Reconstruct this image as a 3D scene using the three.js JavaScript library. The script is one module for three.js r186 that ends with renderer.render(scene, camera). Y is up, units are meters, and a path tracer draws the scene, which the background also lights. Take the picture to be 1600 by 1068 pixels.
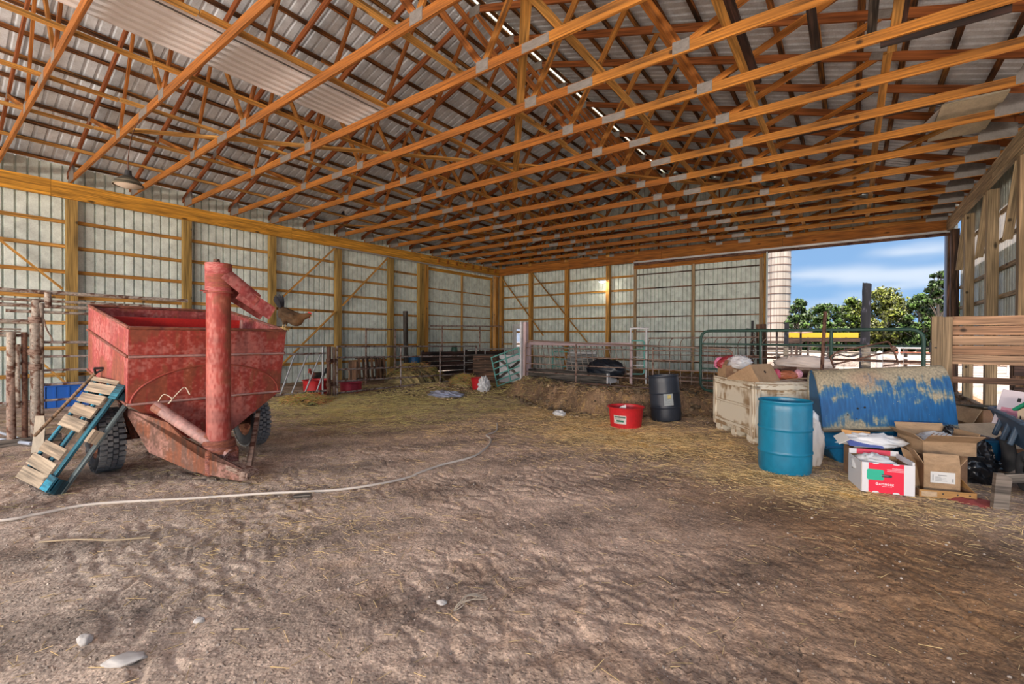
import * as THREE from 'three';
import { mergeGeometries, mergeVertices, toCreasedNormals } from 'three/addons/utils/BufferGeometryUtils.js';
import { RoundedBoxGeometry } from 'three/addons/geometries/RoundedBoxGeometry.js';
import { ImprovedNoise } from 'three/addons/math/ImprovedNoise.js';
import { MarchingCubes } from 'three/addons/objects/MarchingCubes.js';
import { RectAreaLightUniformsLib } from 'three/addons/lights/RectAreaLightUniformsLib.js';
RectAreaLightUniformsLib.init();

// ---------------------------------------------------------------- camera, sky, sun, exposure
const scene = new THREE.Scene();
const renderer = new THREE.WebGLRenderer({ antialias: true });
renderer.toneMapping = THREE.LinearToneMapping;
renderer.toneMappingExposure = 3.6;
renderer.shadowMap.enabled = true;
const camera = new THREE.PerspectiveCamera(73.98, 1600 / 1068, 0.05, 600);
camera.position.set(0, 1.6, 0);
camera.rotation.order = 'YXZ';
camera.rotation.set(-0.0081, 0.639, 0.0046);
scene.add(camera);
const SUN = new THREE.Vector3(0.06, 0.94, 0.33).normalize();
const sun = new THREE.DirectionalLight(0xfff0da, 3.4);
sun.name = 'sun';
sun.position.copy(SUN).multiplyScalar(60);
sun.castShadow = true;
sun.shadow.mapSize.set(4096, 4096);
Object.assign(sun.shadow.camera, { left: -40, right: 40, top: 40, bottom: -40, near: 1, far: 140 });
scene.add(sun, sun.target);

const FILL_POWER = 42; // brightness of the added fill lights

// seeded randomness and noise
let seedState = 12345;
const reseed = (s) => { seedState = s >>> 0; };
const rnd = () => { seedState = (seedState + 0x6d2b79f5) | 0; let t = Math.imul(seedState ^ (seedState >>> 15), 1 | seedState); t = (t + Math.imul(t ^ (t >>> 7), 61 | t)) ^ t; return ((t ^ (t >>> 14)) >>> 0) / 4294967296; };
const rr = (a, b) => a + (b - a) * rnd();
const perlin = new ImprovedNoise();
const noise = (x, y, z = 0.37) => perlin.noise(x + 100.3, y + 57.1, z + 11.7);
const fbm = (x, y, o = 4, z = 0.37) => { let s = 0, a = 0.5; for (let i = 0; i < o; i++) { s += a * noise(x, y, z + i * 3.1); x *= 2.03; y *= 2.03; a *= 0.5; } return s; };
const clamp = THREE.MathUtils.clamp, lerp = THREE.MathUtils.lerp, sstep = THREE.MathUtils.smoothstep;
const V = (x, y, z) => new THREE.Vector3(x, y, z);

// sky: blue, paler at the horizon, thin streaks of cloud everywhere
{
  const W = 1024, H = 512, d = new Float32Array(W * H * 4);
  const zen = [0.020, 0.060, 0.155], hor = [0.095, 0.168, 0.262];
  for (let j = 0; j < H; j++) {
    const el = ((j + 0.5) / H - 0.5) * Math.PI, y = Math.sin(el);
    for (let i = 0; i < W; i++) {
      const az = ((i + 0.5) / W - 0.5) * 2 * Math.PI, x = Math.cos(az) * Math.cos(el), z = Math.sin(az) * Math.cos(el);
      const t = Math.pow(clamp(y, 0, 1), 0.55), cs = x * SUN.x + y * SUN.y + z * SUN.z;
      const glow = 0.6 * Math.pow(clamp(cs * 0.5 + 0.5, 0, 1), 4);
      let c = [0, 1, 2].map((k) => lerp(hor[k], zen[k], t) + glow * [0.62, 0.64, 0.66][k]);
      if (y > 0.01) {
        const k = 1 / (y + 0.12), n = fbm(x * k * 0.9 - 15.916, z * k * 2.2 - 12.103, 5), m = fbm(x * k * 0.35 - 21.116, z * k * 0.6 - 8.503, 3);
        const a = 0.75 * sstep(n + m * 0.9, 0.02, 0.40) * sstep(y, 0.01, 0.10);
        c = c.map((v, q) => lerp(v, [0.24, 0.262, 0.29][q] * (1 + glow), a));
      }
      const o = (j * W + i) * 4; d[o] = c[0]; d[o + 1] = c[1]; d[o + 2] = c[2]; d[o + 3] = 1;
    }
  }
  const sky = new THREE.DataTexture(d, W, H, THREE.RGBAFormat, THREE.FloatType);
  sky.mapping = THREE.EquirectangularReflectionMapping; sky.magFilter = THREE.LinearFilter; sky.needsUpdate = true;
  scene.background = sky; scene.environment = sky;
}
// ---------------------------------------------------------------- helpers
const used = new Map();
function numbered(n) { const k = used.get(n) ?? 0; used.set(n, k + 1); return k ? n + '_' + String(k).padStart(3, '0') : n; }
function shade(o) { o.castShadow = true; o.receiveShadow = true; return o; }
function part(name, geo, m, parent, pos, rot) {
  const o = shade(new THREE.Mesh(geo, m)); o.name = name;
  if (pos) o.position.set(...pos);
  if (rot) o.rotation.set(...rot);
  parent.add(o); return o;
}
function tag(o, label, category, group) { o.name = numbered(o.name); o.userData.label = label; o.userData.category = category; if (group) o.userData.group = group; return o; }
function thing(name, label, category, pos = [0, 0, 0], turn = 0, group) {
  const o = new THREE.Group(); o.name = name; scene.add(o); o.position.set(...pos); o.rotation.y = turn; return tag(o, label, category, group);
}
function solo(name, label, category, geo, m, pos, rot, group) { return tag(part(name, geo, m, scene, pos, rot), label, category, group); }
function struct(name) { const g = new THREE.Group(); g.name = name; g.userData.kind = 'structure'; scene.add(g); return g; }
function copyOf(root, label, pos, turn) { const r = root.clone(); r.name = numbered(root.name.replace(/_\d{3}$/, '')); r.userData = { ...root.userData, label }; if (pos) r.position.set(...pos); if (turn !== undefined) r.rotation.y = turn; scene.add(r); return r; }

// texture makers (grey detail maps that a material's colour tints)
function dataMap(n, f, srgb = true, m = n) {
  const d = new Uint8Array(n * m * 4);
  for (let j = 0; j < m; j++) for (let i = 0; i < n; i++) { const c = f(i / n, j / m), o = (j * n + i) * 4; for (let k = 0; k < 3; k++) d[o + k] = clamp((Array.isArray(c) ? c[k] : c) * 255, 0, 255); d[o + 3] = 255; }
  const t = new THREE.DataTexture(d, n, m); t.wrapS = t.wrapT = THREE.RepeatWrapping; t.magFilter = THREE.LinearFilter; t.minFilter = THREE.LinearMipmapLinearFilter; t.generateMipmaps = true; t.anisotropy = 8;
  if (srgb) t.colorSpace = THREE.SRGBColorSpace;
  t.needsUpdate = true; return t;
}
// value noise that repeats every p cells
const hash = (x, y, s) => { let h = Math.imul(x, 374761393) ^ Math.imul(y, 668265263) ^ Math.imul(s, 1274126177); h = Math.imul(h ^ (h >>> 13), 1103515245); return ((h ^ (h >>> 16)) >>> 0) / 4294967296; };
function tile(u, v, px, py, s) {
  const x = u * px, y = v * py, i = Math.floor(x), j = Math.floor(y), a = x - i, b = y - j, fa = a * a * (3 - 2 * a), fb = b * b * (3 - 2 * b);
  const g = (p, q) => hash(((p % px) + px) % px, ((q % py) + py) % py, s);
  return lerp(lerp(g(i, j), g(i + 1, j), fa), lerp(g(i, j + 1), g(i + 1, j + 1), fa), fb);
}
const tileFbm = (u, v, px, py, s, o = 4) => { let t = 0, a = 0.5, n = 0; for (let k = 0; k < o; k++) { t += a * tile(u, v, px << k, py << k, s + k); n += a; a *= 0.5; } return t / n; };

const mapGrain = dataMap(512, (u, v) => {
  const w = v + 0.02 * tile(u, v, 3, 3, 4), g = tileFbm(u, w, 4, 64, 1, 4), b = tileFbm(u, w, 2, 10, 9, 3), k = sstep(tile(u, v, 9, 7, 21), 0.90, 0.99);
  return clamp(0.66 + 0.5 * (g - 0.5) + 0.35 * (b - 0.5) - 0.45 * k, 0.1, 1) * 1.1;
});
const mapRough = dataMap(512, (u, v) => { const g = tileFbm(u, v, 5, 60, 31, 4), b = tileFbm(u, v, 3, 8, 39, 4); return clamp(0.55 + 0.9 * (g - 0.5) + 0.8 * (b - 0.5), 0.05, 1); });
const mapSpeck = dataMap(512, (u, v) => { const a = tileFbm(u, v, 6, 6, 51, 5), b = tileFbm(u, v, 60, 60, 57, 3); return clamp(0.93 + 0.22 * (a - 0.5) + 0.12 * (b - 0.5), 0, 1); });
const mapRust = dataMap(512, (u, v) => { // painted pipe gone to rust
  const a = tileFbm(u, v, 8, 8, 71, 5), b = tileFbm(u, v, 40, 40, 77, 3), r = sstep(a + 0.25 * (b - 0.5), 0.50, 0.64);
  return [lerp(0.78, 0.45, r), lerp(0.75, 0.32, r), lerp(0.72, 0.26, r)].map((c) => c * (0.75 + 0.5 * b));
});
const mapDirt = dataMap(1024, (u, v) => {
  const a = tileFbm(u, v, 5, 5, 81, 6), b = tileFbm(u, v, 90, 90, 87, 3), c = sstep(tile(u, v, 150, 150, 91), 0.86, 0.97), e = sstep(tile(u, v, 110, 110, 97), 0.84, 0.98);
  const l = 0.70 + 0.45 * (a - 0.5) + 0.38 * (b - 0.5) + 0.22 * c - 0.26 * e;
  return [l * 1.0, l * 0.985, l * 0.96];
});
const bumpDirt = dataMap(1024, (u, v) => clamp(0.45 + 0.6 * (tileFbm(u, v, 24, 24, 82, 5) - 0.5) + 0.35 * (tileFbm(u, v, 120, 120, 87, 2) - 0.5) + 0.35 * sstep(tile(u, v, 70, 70, 91), 0.80, 0.97), 0, 1), false);
const rep = (t, x, y = x) => { const c = t.clone(); c.repeat.set(x, y); c.needsUpdate = true; return c; };

// materials
const RGB = (r, g, b) => new THREE.Color().setRGB(r, g, b);
const std = (c, o = {}) => new THREE.MeshStandardMaterial({ color: c instanceof THREE.Color ? c : new THREE.Color(c), roughness: 0.85, ...o });
const woods = (cols, map = mapGrain, o = {}) => cols.map((c) => std(c, { map, roughness: 0.8, bumpMap: map, bumpScale: 0.0008, ...o }));
const pick = (a) => a[Math.floor(rnd() * a.length)];
const M = {
  truss: woods([RGB(0.58, 0.205, 0.024), RGB(0.53, 0.178, 0.021), RGB(0.62, 0.245, 0.034), RGB(0.50, 0.158, 0.02)]),
  rafter: woods([RGB(0.44, 0.125, 0.028), RGB(0.48, 0.15, 0.034), RGB(0.40, 0.11, 0.024)]),
  purlin: woods([RGB(0.66, 0.29, 0.06), RGB(0.58, 0.23, 0.05), RGB(0.52, 0.19, 0.04)], mapRough),
  girt: woods([RGB(0.76, 0.38, 0.075), RGB(0.70, 0.33, 0.06), RGB(0.80, 0.42, 0.10)]),
  header: woods([RGB(0.88, 0.42, 0.045)]),
  post: woods([RGB(0.58, 0.37, 0.10), RGB(0.62, 0.39, 0.11), RGB(0.54, 0.35, 0.11)]),
  pale: woods([RGB(0.72, 0.53, 0.30), RGB(0.66, 0.46, 0.25)]),
  plank: woods([RGB(0.46, 0.25, 0.14), RGB(0.40, 0.21, 0.12), RGB(0.52, 0.30, 0.18)], mapRough),
  grey: woods([RGB(0.27, 0.23, 0.19), RGB(0.33, 0.28, 0.23)], mapRough),
  dark: woods([RGB(0.10, 0.045, 0.035), RGB(0.13, 0.07, 0.05)], mapRough),
  steel: std(RGB(0.76, 0.84, 0.77), { roughness: 0.55, metalness: 0.0, map: mapSpeck }),
  roof: std(RGB(0.76, 0.83, 0.90), { roughness: 0.45, metalness: 0.0, map: mapSpeck }),
  plate: std(RGB(0.30, 0.28, 0.26), { roughness: 0.5, metalness: 0.4, map: mapSpeck }),
  galv: std(RGB(0.50, 0.50, 0.50), { roughness: 0.45, metalness: 0.5, map: mapSpeck }),
  rust: std(RGB(0.50, 0.38, 0.32), { map: mapRust, roughness: 0.8 }),
  rustDark: std(RGB(0.24, 0.13, 0.09), { map: mapRust, roughness: 0.85 }),
  black: std(RGB(0.02, 0.02, 0.022), { roughness: 0.6 }),
};

// geometry: a board whose grain runs along its longest side, uv in metres
function board(w, h, d) {
  const g = new THREE.BoxGeometry(w, h, d), p = g.attributes.position, n = g.attributes.normal, uv = g.attributes.uv, off = rnd() * 7, off2 = rnd();
  const ax = w >= h && w >= d ? 0 : h >= d ? 1 : 2;
  for (let i = 0; i < p.count; i++) {
    const P = [p.getX(i), p.getY(i), p.getZ(i)], N = [n.getX(i), n.getY(i), n.getZ(i)].map(Math.abs), na = N.indexOf(Math.max(...N));
    const o = [0, 1, 2].filter((k) => k !== na);
    let a = o[0], b = o[1]; if (o.includes(ax)) { a = ax; b = o.find((k) => k !== ax); }
    uv.setXY(i, P[a] * 0.5 + off, P[b] * 1.0 + off2 + na * 0.31);
  }
  return g;
}
// board from point p to point q: h along "up", w across
function beam(name, p, q, w, h, m, parent, up = V(0, 1, 0)) {
  const d = q.clone().sub(p), L = d.length(), z = d.clone().normalize(), x = new THREE.Vector3().crossVectors(up, z).normalize(), y = new THREE.Vector3().crossVectors(z, x);
  const o = part(name, board(w, h, L), m, parent);
  o.quaternion.setFromRotationMatrix(new THREE.Matrix4().makeBasis(x, y, z)); o.position.copy(p).add(q).multiplyScalar(0.5); return o;
}
// flat bits joined into one geometry
class Kit {
  constructor() { this.g = []; }
  add(g, pos, rot, scale) {
    const m = new THREE.Matrix4().compose(V(...(pos ?? [0, 0, 0])), new THREE.Quaternion().setFromEuler(new THREE.Euler(...(rot ?? [0, 0, 0]))), V(...(scale ?? [1, 1, 1])));
    g = g.index ? g.toNonIndexed() : g.clone(); g.applyMatrix4(m);
    for (const k of Object.keys(g.attributes)) if (!['position', 'normal', 'uv'].includes(k)) g.deleteAttribute(k);
    this.g.push(g); return this;
  }
  pipe(p, q, r, n = 10) { const a = V(...p), b = V(...q), d = b.clone().sub(a), g = new THREE.CylinderGeometry(r, r, d.length(), n); g.applyQuaternion(new THREE.Quaternion().setFromUnitVectors(V(0, 1, 0), d.normalize())); g.translate(...a.add(b).multiplyScalar(0.5).toArray()); return this.add(g); }
  out() { return mergeGeometries(this.g); }
}
function pipe(name, p, q, r, m, parent, n = 10) {
  const a = p.isVector3 ? p : V(...p), b = q.isVector3 ? q : V(...q), d = b.clone().sub(a), L = d.length(), g = new THREE.CylinderGeometry(r, r, L, n), uv = g.attributes.uv;
  for (let i = 0; i < uv.count; i++) uv.setXY(i, uv.getX(i) * r * 6, uv.getY(i) * L);
  const o = part(name, g, m, parent); o.quaternion.setFromUnitVectors(V(0, 1, 0), d.normalize()); o.position.copy(a).add(b).multiplyScalar(0.5); return o;
}
const curve = (pts, closed = false, t = 0.5) => new THREE.CatmullRomCurve3(pts.map((p) => V(...p)), closed, 'catmullrom', t);
const tube = (pts, r, n = 60, k = 8, closed = false) => new THREE.TubeGeometry(curve(pts, closed), n, r, k, closed);
function bentPipe(pts, rad, r, n = 10) { // polyline with rounded corners
  const path = new THREE.CurvePath(); const P = pts.map((p) => V(...p)); let from = P[0];
  for (let i = 1; i < P.length - 1; i++) { const a = P[i].clone().add(P[i - 1].clone().sub(P[i]).setLength(rad)), b = P[i].clone().add(P[i + 1].clone().sub(P[i]).setLength(rad)); path.add(new THREE.LineCurve3(from, a)); path.add(new THREE.QuadraticBezierCurve3(a, P[i], b)); from = b; }
  path.add(new THREE.LineCurve3(from, P[P.length - 1]));
  return new THREE.TubeGeometry(path, 24 * P.length, r, n);
}
const lathe = (pts, n = 40) => new THREE.LatheGeometry(pts.map((p) => new THREE.Vector2(p[0], p[1])), n);
// ribbed steel sheet, width along x, height along y, ribs pointing to -z (away from the room)
function sheetGeo(width, height, pitch = 0.2, deep = 0.06, flute = 0.024) {
  const pts = []; const n = Math.round(width / pitch);
  for (let i = 0; i < n; i++) { const x = -width / 2 + i * pitch; pts.push([x, 0], [x + pitch / 2 - flute, 0], [x + pitch / 2 - flute * 0.45, -deep], [x + pitch / 2 + flute * 0.45, -deep], [x + pitch / 2 + flute, 0]); }
  pts.push([width / 2, 0]);
  const pos = [], uv = [], idx = [];
  for (let i = 0; i < pts.length - 1; i++) { const a = pts[i], b = pts[i + 1], o = pos.length / 3; for (const [p, y] of [[a, 0], [b, 0], [b, height], [a, height]]) { pos.push(p[0], y, p[1]); uv.push(p[0], y); } idx.push(o, o + 1, o + 2, o, o + 2, o + 3); }
  const g = new THREE.BufferGeometry(); g.setAttribute('position', new THREE.Float32BufferAttribute(pos, 3)); g.setAttribute('uv', new THREE.Float32BufferAttribute(uv, 2)); g.setIndex(idx); g.computeVertexNormals(); return g.toNonIndexed();
}
// ---------------------------------------------------------------- the barn's shell
const XL = -15.484, XR = 2.474, BEAR = 5.352, XM = (XL + XR) / 2, ZE = -19.6, ZF = 3.7, PITCH = 1 / 3, Z0 = -2.492, STEP = 1.219;
const GIRTS = [0.66, 1.30, 1.94, 2.58, 3.20, 3.82, 4.44];
let doorTop, roofA, roofB;
M.lightPanel = new THREE.MeshPhysicalMaterial({ color: 0xf4f2ea, roughness: 1.0, transmission: 0.6, thickness: 0 });
reseed(7);

// long wall on the left
{
  const w = struct('wall_left'), sheet = sheetGeo(1.0, 5.84), n = Math.ceil((ZF - ZE) / 1.0);
  for (let i = 0; i < n; i++) { const zc = ZF - 0.5 - i; if (zc < -14.2 && zc > -19.3) { part('siding_sheet', doorTop ??= sheetGeo(1.0, 0.95), M.steel, w, [XL - 0.20, 4.89, zc], [0, Math.PI / 2, 0]); continue; } part('siding_sheet', sheet, M.steel, w, [XL - 0.20, 0, zc], [0, Math.PI / 2, 0]); }
  const posts = [2.45, 0.01, -2.43, -4.87, -7.31, -9.75, -12.19];
  for (const z of posts) part('post', board(0.19, 5.0, 0.2), pick(M.post), w, [XL - 0.04, 2.5, z - 0.1]);
  part('post', board(0.19, 5.0, 0.28), M.post[0], w, [XL - 0.04, 2.5, -13.98]); part('post', board(0.19, 5.0, 0.2), M.girt[0], w, [XL - 0.02, 2.5, -14.24]);
  part('post', board(0.19, 5.0, 0.2), M.girt[1], w, [XL - 0.04, 2.5, -19.4]);
  const ends = [3.7, ...posts, -13.84];
  for (const y of GIRTS) for (let i = 0; i + 1 < ends.length; i++) { const a = ends[i] + (i ? -0.2 : 0), b = ends[i + 1]; part('girt', board(0.04, 0.09, a - b - 0.004), pick(M.girt), w, [XL - 0.155, y + rr(-0.012, 0.012), (a + b) / 2]); }
  for (let i = 0; i < 4; i++) { const a = 3.7 - i * 5.85; part('header_board', board(0.075, 0.385, 5.845), M.header[0], w, [XL + 0.085, 5.16, a - 2.92]); }
  // door track and blocks over the sliding door
  part('track', board(0.05, 0.05, 10.2), M.galv, w, [XL + 0.16, 4.945, -14.5]);
  for (let i = 0; i < 8; i++) part('block', board(0.05, 0.17, 0.11), M.truss[1], w, [XL + 0.15, 5.20, -14.9 - i * 0.6]);
  const br = [[-0.2, 4.9, -2.35, 2.75], [-1.72, 1.30, -2.4, 0.45], [-9.66, 4.95, -7.55, 2.8], [-12.1, 4.96, -9.96, 2.81], [-9.68, 2.57, -7.5, 0.5]];
  for (const [z1, y1, z2, y2] of br) beam('brace', V(XL + 0.08, y1, z1), V(XL + 0.08, y2, z2), 0.09, 0.04, pick(M.girt), w, V(1, 0, 0)).rotateZ(Math.PI / 2);
}

// far gable wall
const inGable = (x) => BEAR + 0.64 + (XR - XM - Math.abs(x - XM)) * PITCH;
{
  const w = struct('wall_back');
  for (let x = XL - 0.2; x < XR + 0.2; x += 0.8) {
    const xc = x + 0.4, top = inGable(xc) + 0.02, low = xc > -2.7 && xc < 2.45 ? 5.0 : xc > -14.9 && xc < -13.3 ? 2.29 : 0;
    part('siding_sheet', sheetGeo(0.8, top - low), M.steel, w, [xc, low, ZE - 0.20]);
  }
  for (const [x1, x2] of [[-14.884, -14.60], [-13.64, -13.284]]) part('siding_sheet', sheetGeo(x2 - x1, 2.30, x2 - x1), M.steel, w, [(x1 + x2) / 2, 0, ZE - 0.20]);
  for (const [x, m] of [[-15.3, 0], [-13.35, 0], [-11.2, 1], [-9.0, 2], [-7.62, 1], [-2.62, 0]]) part('post', board(0.17, x === -2.62 ? 5.0 : 5.9, 0.19), M.girt[m], w, [x, x === -2.62 ? 2.5 : 2.95, ZE + 0.0]);
  part('post', board(0.20, 5.0, 0.19), M.plank[1], w, [2.53, 2.5, ZE + 0.0]);
  const ends = [-15.5, -13.35, -11.2, -9.0, -7.62];
  for (const y of GIRTS) for (let i = 0; i + 1 < ends.length; i++) part('girt', board(ends[i + 1] - ends[i] - 0.175, 0.09, 0.04), pick(M.girt), w, [(ends[i] + ends[i + 1]) / 2, y, ZE - 0.15]);
  for (const y of GIRTS) if (y < 4.8) part('girt', board(4.8, 0.09, 0.04), pick(M.girt), w, [-5.1, y, ZE - 0.15]);
  for (let i = 0; i < 4; i++) part('header_board', board(4.48, 0.36, 0.045), M.truss[i % 2], w, [XL + 2.25 + i * 4.49, 5.17, ZE + 0.12]);
  for (let y = 5.9, k = 0; y < 8.3; y += 0.61, k++) { const half = (XR - XM) - (y - 5.45) / PITCH; if (half > 0.4) part('girt', board(half * 2, 0.09, 0.04), pick(M.rafter), w, [XM, y, ZE - 0.15]); }
  for (let x = -14; x < 2.4; x += 1.22) part('gable_stud', board(0.04, inGable(x) - 5.75, 0.09), pick(M.rafter), w, [x, (inGable(x) - 0.25 + 5.5) / 2, ZE - 0.05]);
  for (const [x1, y1, x2, y2] of [[-15.2, 4.9, -12.5, 1.75], [-13.22, 5.0, -9.9, 1.3], [-11.1, 1.7, -8.6, -0.1]].slice(0, 2)) beam('brace', V(x1, y1, ZE + 0.115), V(x2, y2, ZE + 0.115), 0.09, 0.04, M.girt[0], w, V(0, 0, 1)).rotateZ(Math.PI / 2);
  part('track', board(10.2, 0.07, 0.06), M.galv, w, [-2.6, 4.98, ZE + 0.21]);
  part('track_cover', board(10.2, 0.10, 0.02), M.rustDark, w, [-2.6, 4.90, ZE + 0.17]);
  part('jamb_trim', board(0.05, 4.9, 0.08), std(RGB(0.36, 0.42, 0.40), { metalness: 0.3, roughness: 0.5 }), w, [-2.50, 2.45, ZE + 0.16]);
  part('jamb_trim', board(0.04, 4.9, 0.24), std(RGB(0.20, 0.24, 0.34), { metalness: 0.3, roughness: 0.5 }), w, [2.42, 2.45, ZE - 0.02]);
}
// right-hand long wall: sheeted beyond the pen partition, open beside the camera
{
  const w = struct('wall_right'), zs = -10.6;
  for (let z = zs; z > ZE; z -= 1.0) { { const low = z < -12.4 ? 1.25 : 0; part('siding_sheet', sheetGeo(1.0, 3.64 - low), M.steel, w, [XR + 0.28, low, z - 0.5], [0, -Math.PI / 2, 0]); } part('siding_sheet', sheetGeo(1.0, 1.26), M.steel, w, [XR + 0.28, 4.60, z - 0.5], [0, -Math.PI / 2, 0]);
    part('light_panel', sheetGeo(1.0, 0.98), M.lightPanel, w, [XR + 0.28, 3.63, z - 0.5], [0, -Math.PI / 2, 0]); }
  for (const z of [-2.43, -7.31, -12.19, -14.63, -17.07]) part('post', board(0.19, 5.0, 0.19), pick(M.pale), w, [XR + 0.10, 2.5, z - 0.1]);
  part('post', board(0.19, 5.0, 0.19), M.plank[1], w, [XR + 0.10, 2.5, -19.25]);
  for (const y of GIRTS) if (y > 1) for (const [a, b] of [[-10.6, -12.19], [-12.38, -14.63], [-14.82, -17.07], [-17.26, -19.2]]) part('girt', board(0.04, 0.09, a - b), pick(M.pale), w, [XR + 0.22, y, (a + b) / 2]);
  for (let i = 0; i < 4; i++) part('header_board', board(0.09, 0.36, 5.84), M.pale[i % 2], w, [XR - 0.02, 5.165, ZF - 2.92 - i * 5.85]);
  for (const [z1, z2] of [[-14.75, -16.9], [-17.2, -19.1], [-12.3, -14.5]]) { beam('brace', V(XR + 0.05, 4.95, z1 - 0.1), V(XR + 0.02, 3.6, z1 - 0.75), 0.04, 0.14, M.pale[0], w, V(1, 0, 0)); }
}

// ceiling: sheets on purlins
{
  const c = struct('ceiling'), half = XR - XM + 0.45, run = Math.hypot(half, half * PITCH), ang = Math.atan(PITCH), yr = BEAR + 0.40 + (XR - XM) * PITCH;
  for (let i = 0; i < 24; i++) for (const s of [-1, 1]) {
    const g = (s < 0 ? (roofA ??= slope(-1, half, run, ang)) : (roofB ??= slope(1, half, run, ang)));
    part('roof_sheet', g, M.roof, c, [XM, yr + 0.16, ZF - 0.5 - i * 1.0]);
  }
  for (const s of [-1, 1]) for (let k = 0; k < 16; k++) { const t = 0.10 + k * 0.625; if (t > run) break; for (let j = 0; j < 5; j++) { const L = 4.72, z = ZF + 0.1 - L / 2 - j * L; part('purlin', board(0.09, 0.04, L - 0.01), pick(M.purlin), c, [XM + s * t * Math.cos(ang), yr + 0.105 - t * Math.sin(ang), z], [0, 0, -s * ang]); } }
  part('ridge_cap', new Kit().add(new THREE.BoxGeometry(0.3, 0.004, 23.6), [-0.14, -0.047, 0], [0, 0, ang]).add(new THREE.BoxGeometry(0.3, 0.004, 23.6), [0.14, -0.047, 0], [0, 0, -ang]).out(), M.lightPanel, c, [XM, yr + 0.225, (ZE + ZF) / 2 - 0.1]);
  // long lateral braces on the bottom chords, diagonal ones across them
  for (let i = 0; i < 9; i++) { const x = 0.41 - 1.69 * i; for (let j = 0; j < 4; j++) part('lateral_brace', board(0.10, 0.038, 5.85), pick(M.girt), c, [x + (j % 2) * 0.04 - 0.02, BEAR + 0.162, ZF - 2.93 - j * 5.86]); }
  const yb = BEAR + 0.162;
  for (const [x1, z1, x2, z2] of [[-2.93, -4.2, -7.3, -9.9], [-11.2, -2.5, -6.0, -8.55], [-6.0, -8.5, -2.4, -12.9], [1.6, -11.4, -4.6, -19.3], [-2.6, -12.7, 0.6, -16.6], [-8.0, -11.2, -13.0, -17.4], [-14.9, -8.6, -9.4, -15.0]]) beam('diagonal_brace', V(x1, yb + 0.04, z1), V(x2, yb + 0.04, z2), 0.13, 0.038, pick(M.girt), c);
}

function slope(s, half, run, ang) { const g = sheetGeo(1.0, run - 0.08, 0.2, -0.03, 0.036); g.translate(0, 0.08, 0); g.rotateX(-Math.PI / 2); g.rotateY(s > 0 ? -Math.PI / 2 : Math.PI / 2); g.rotateZ(-s * ang); return g; }

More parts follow.
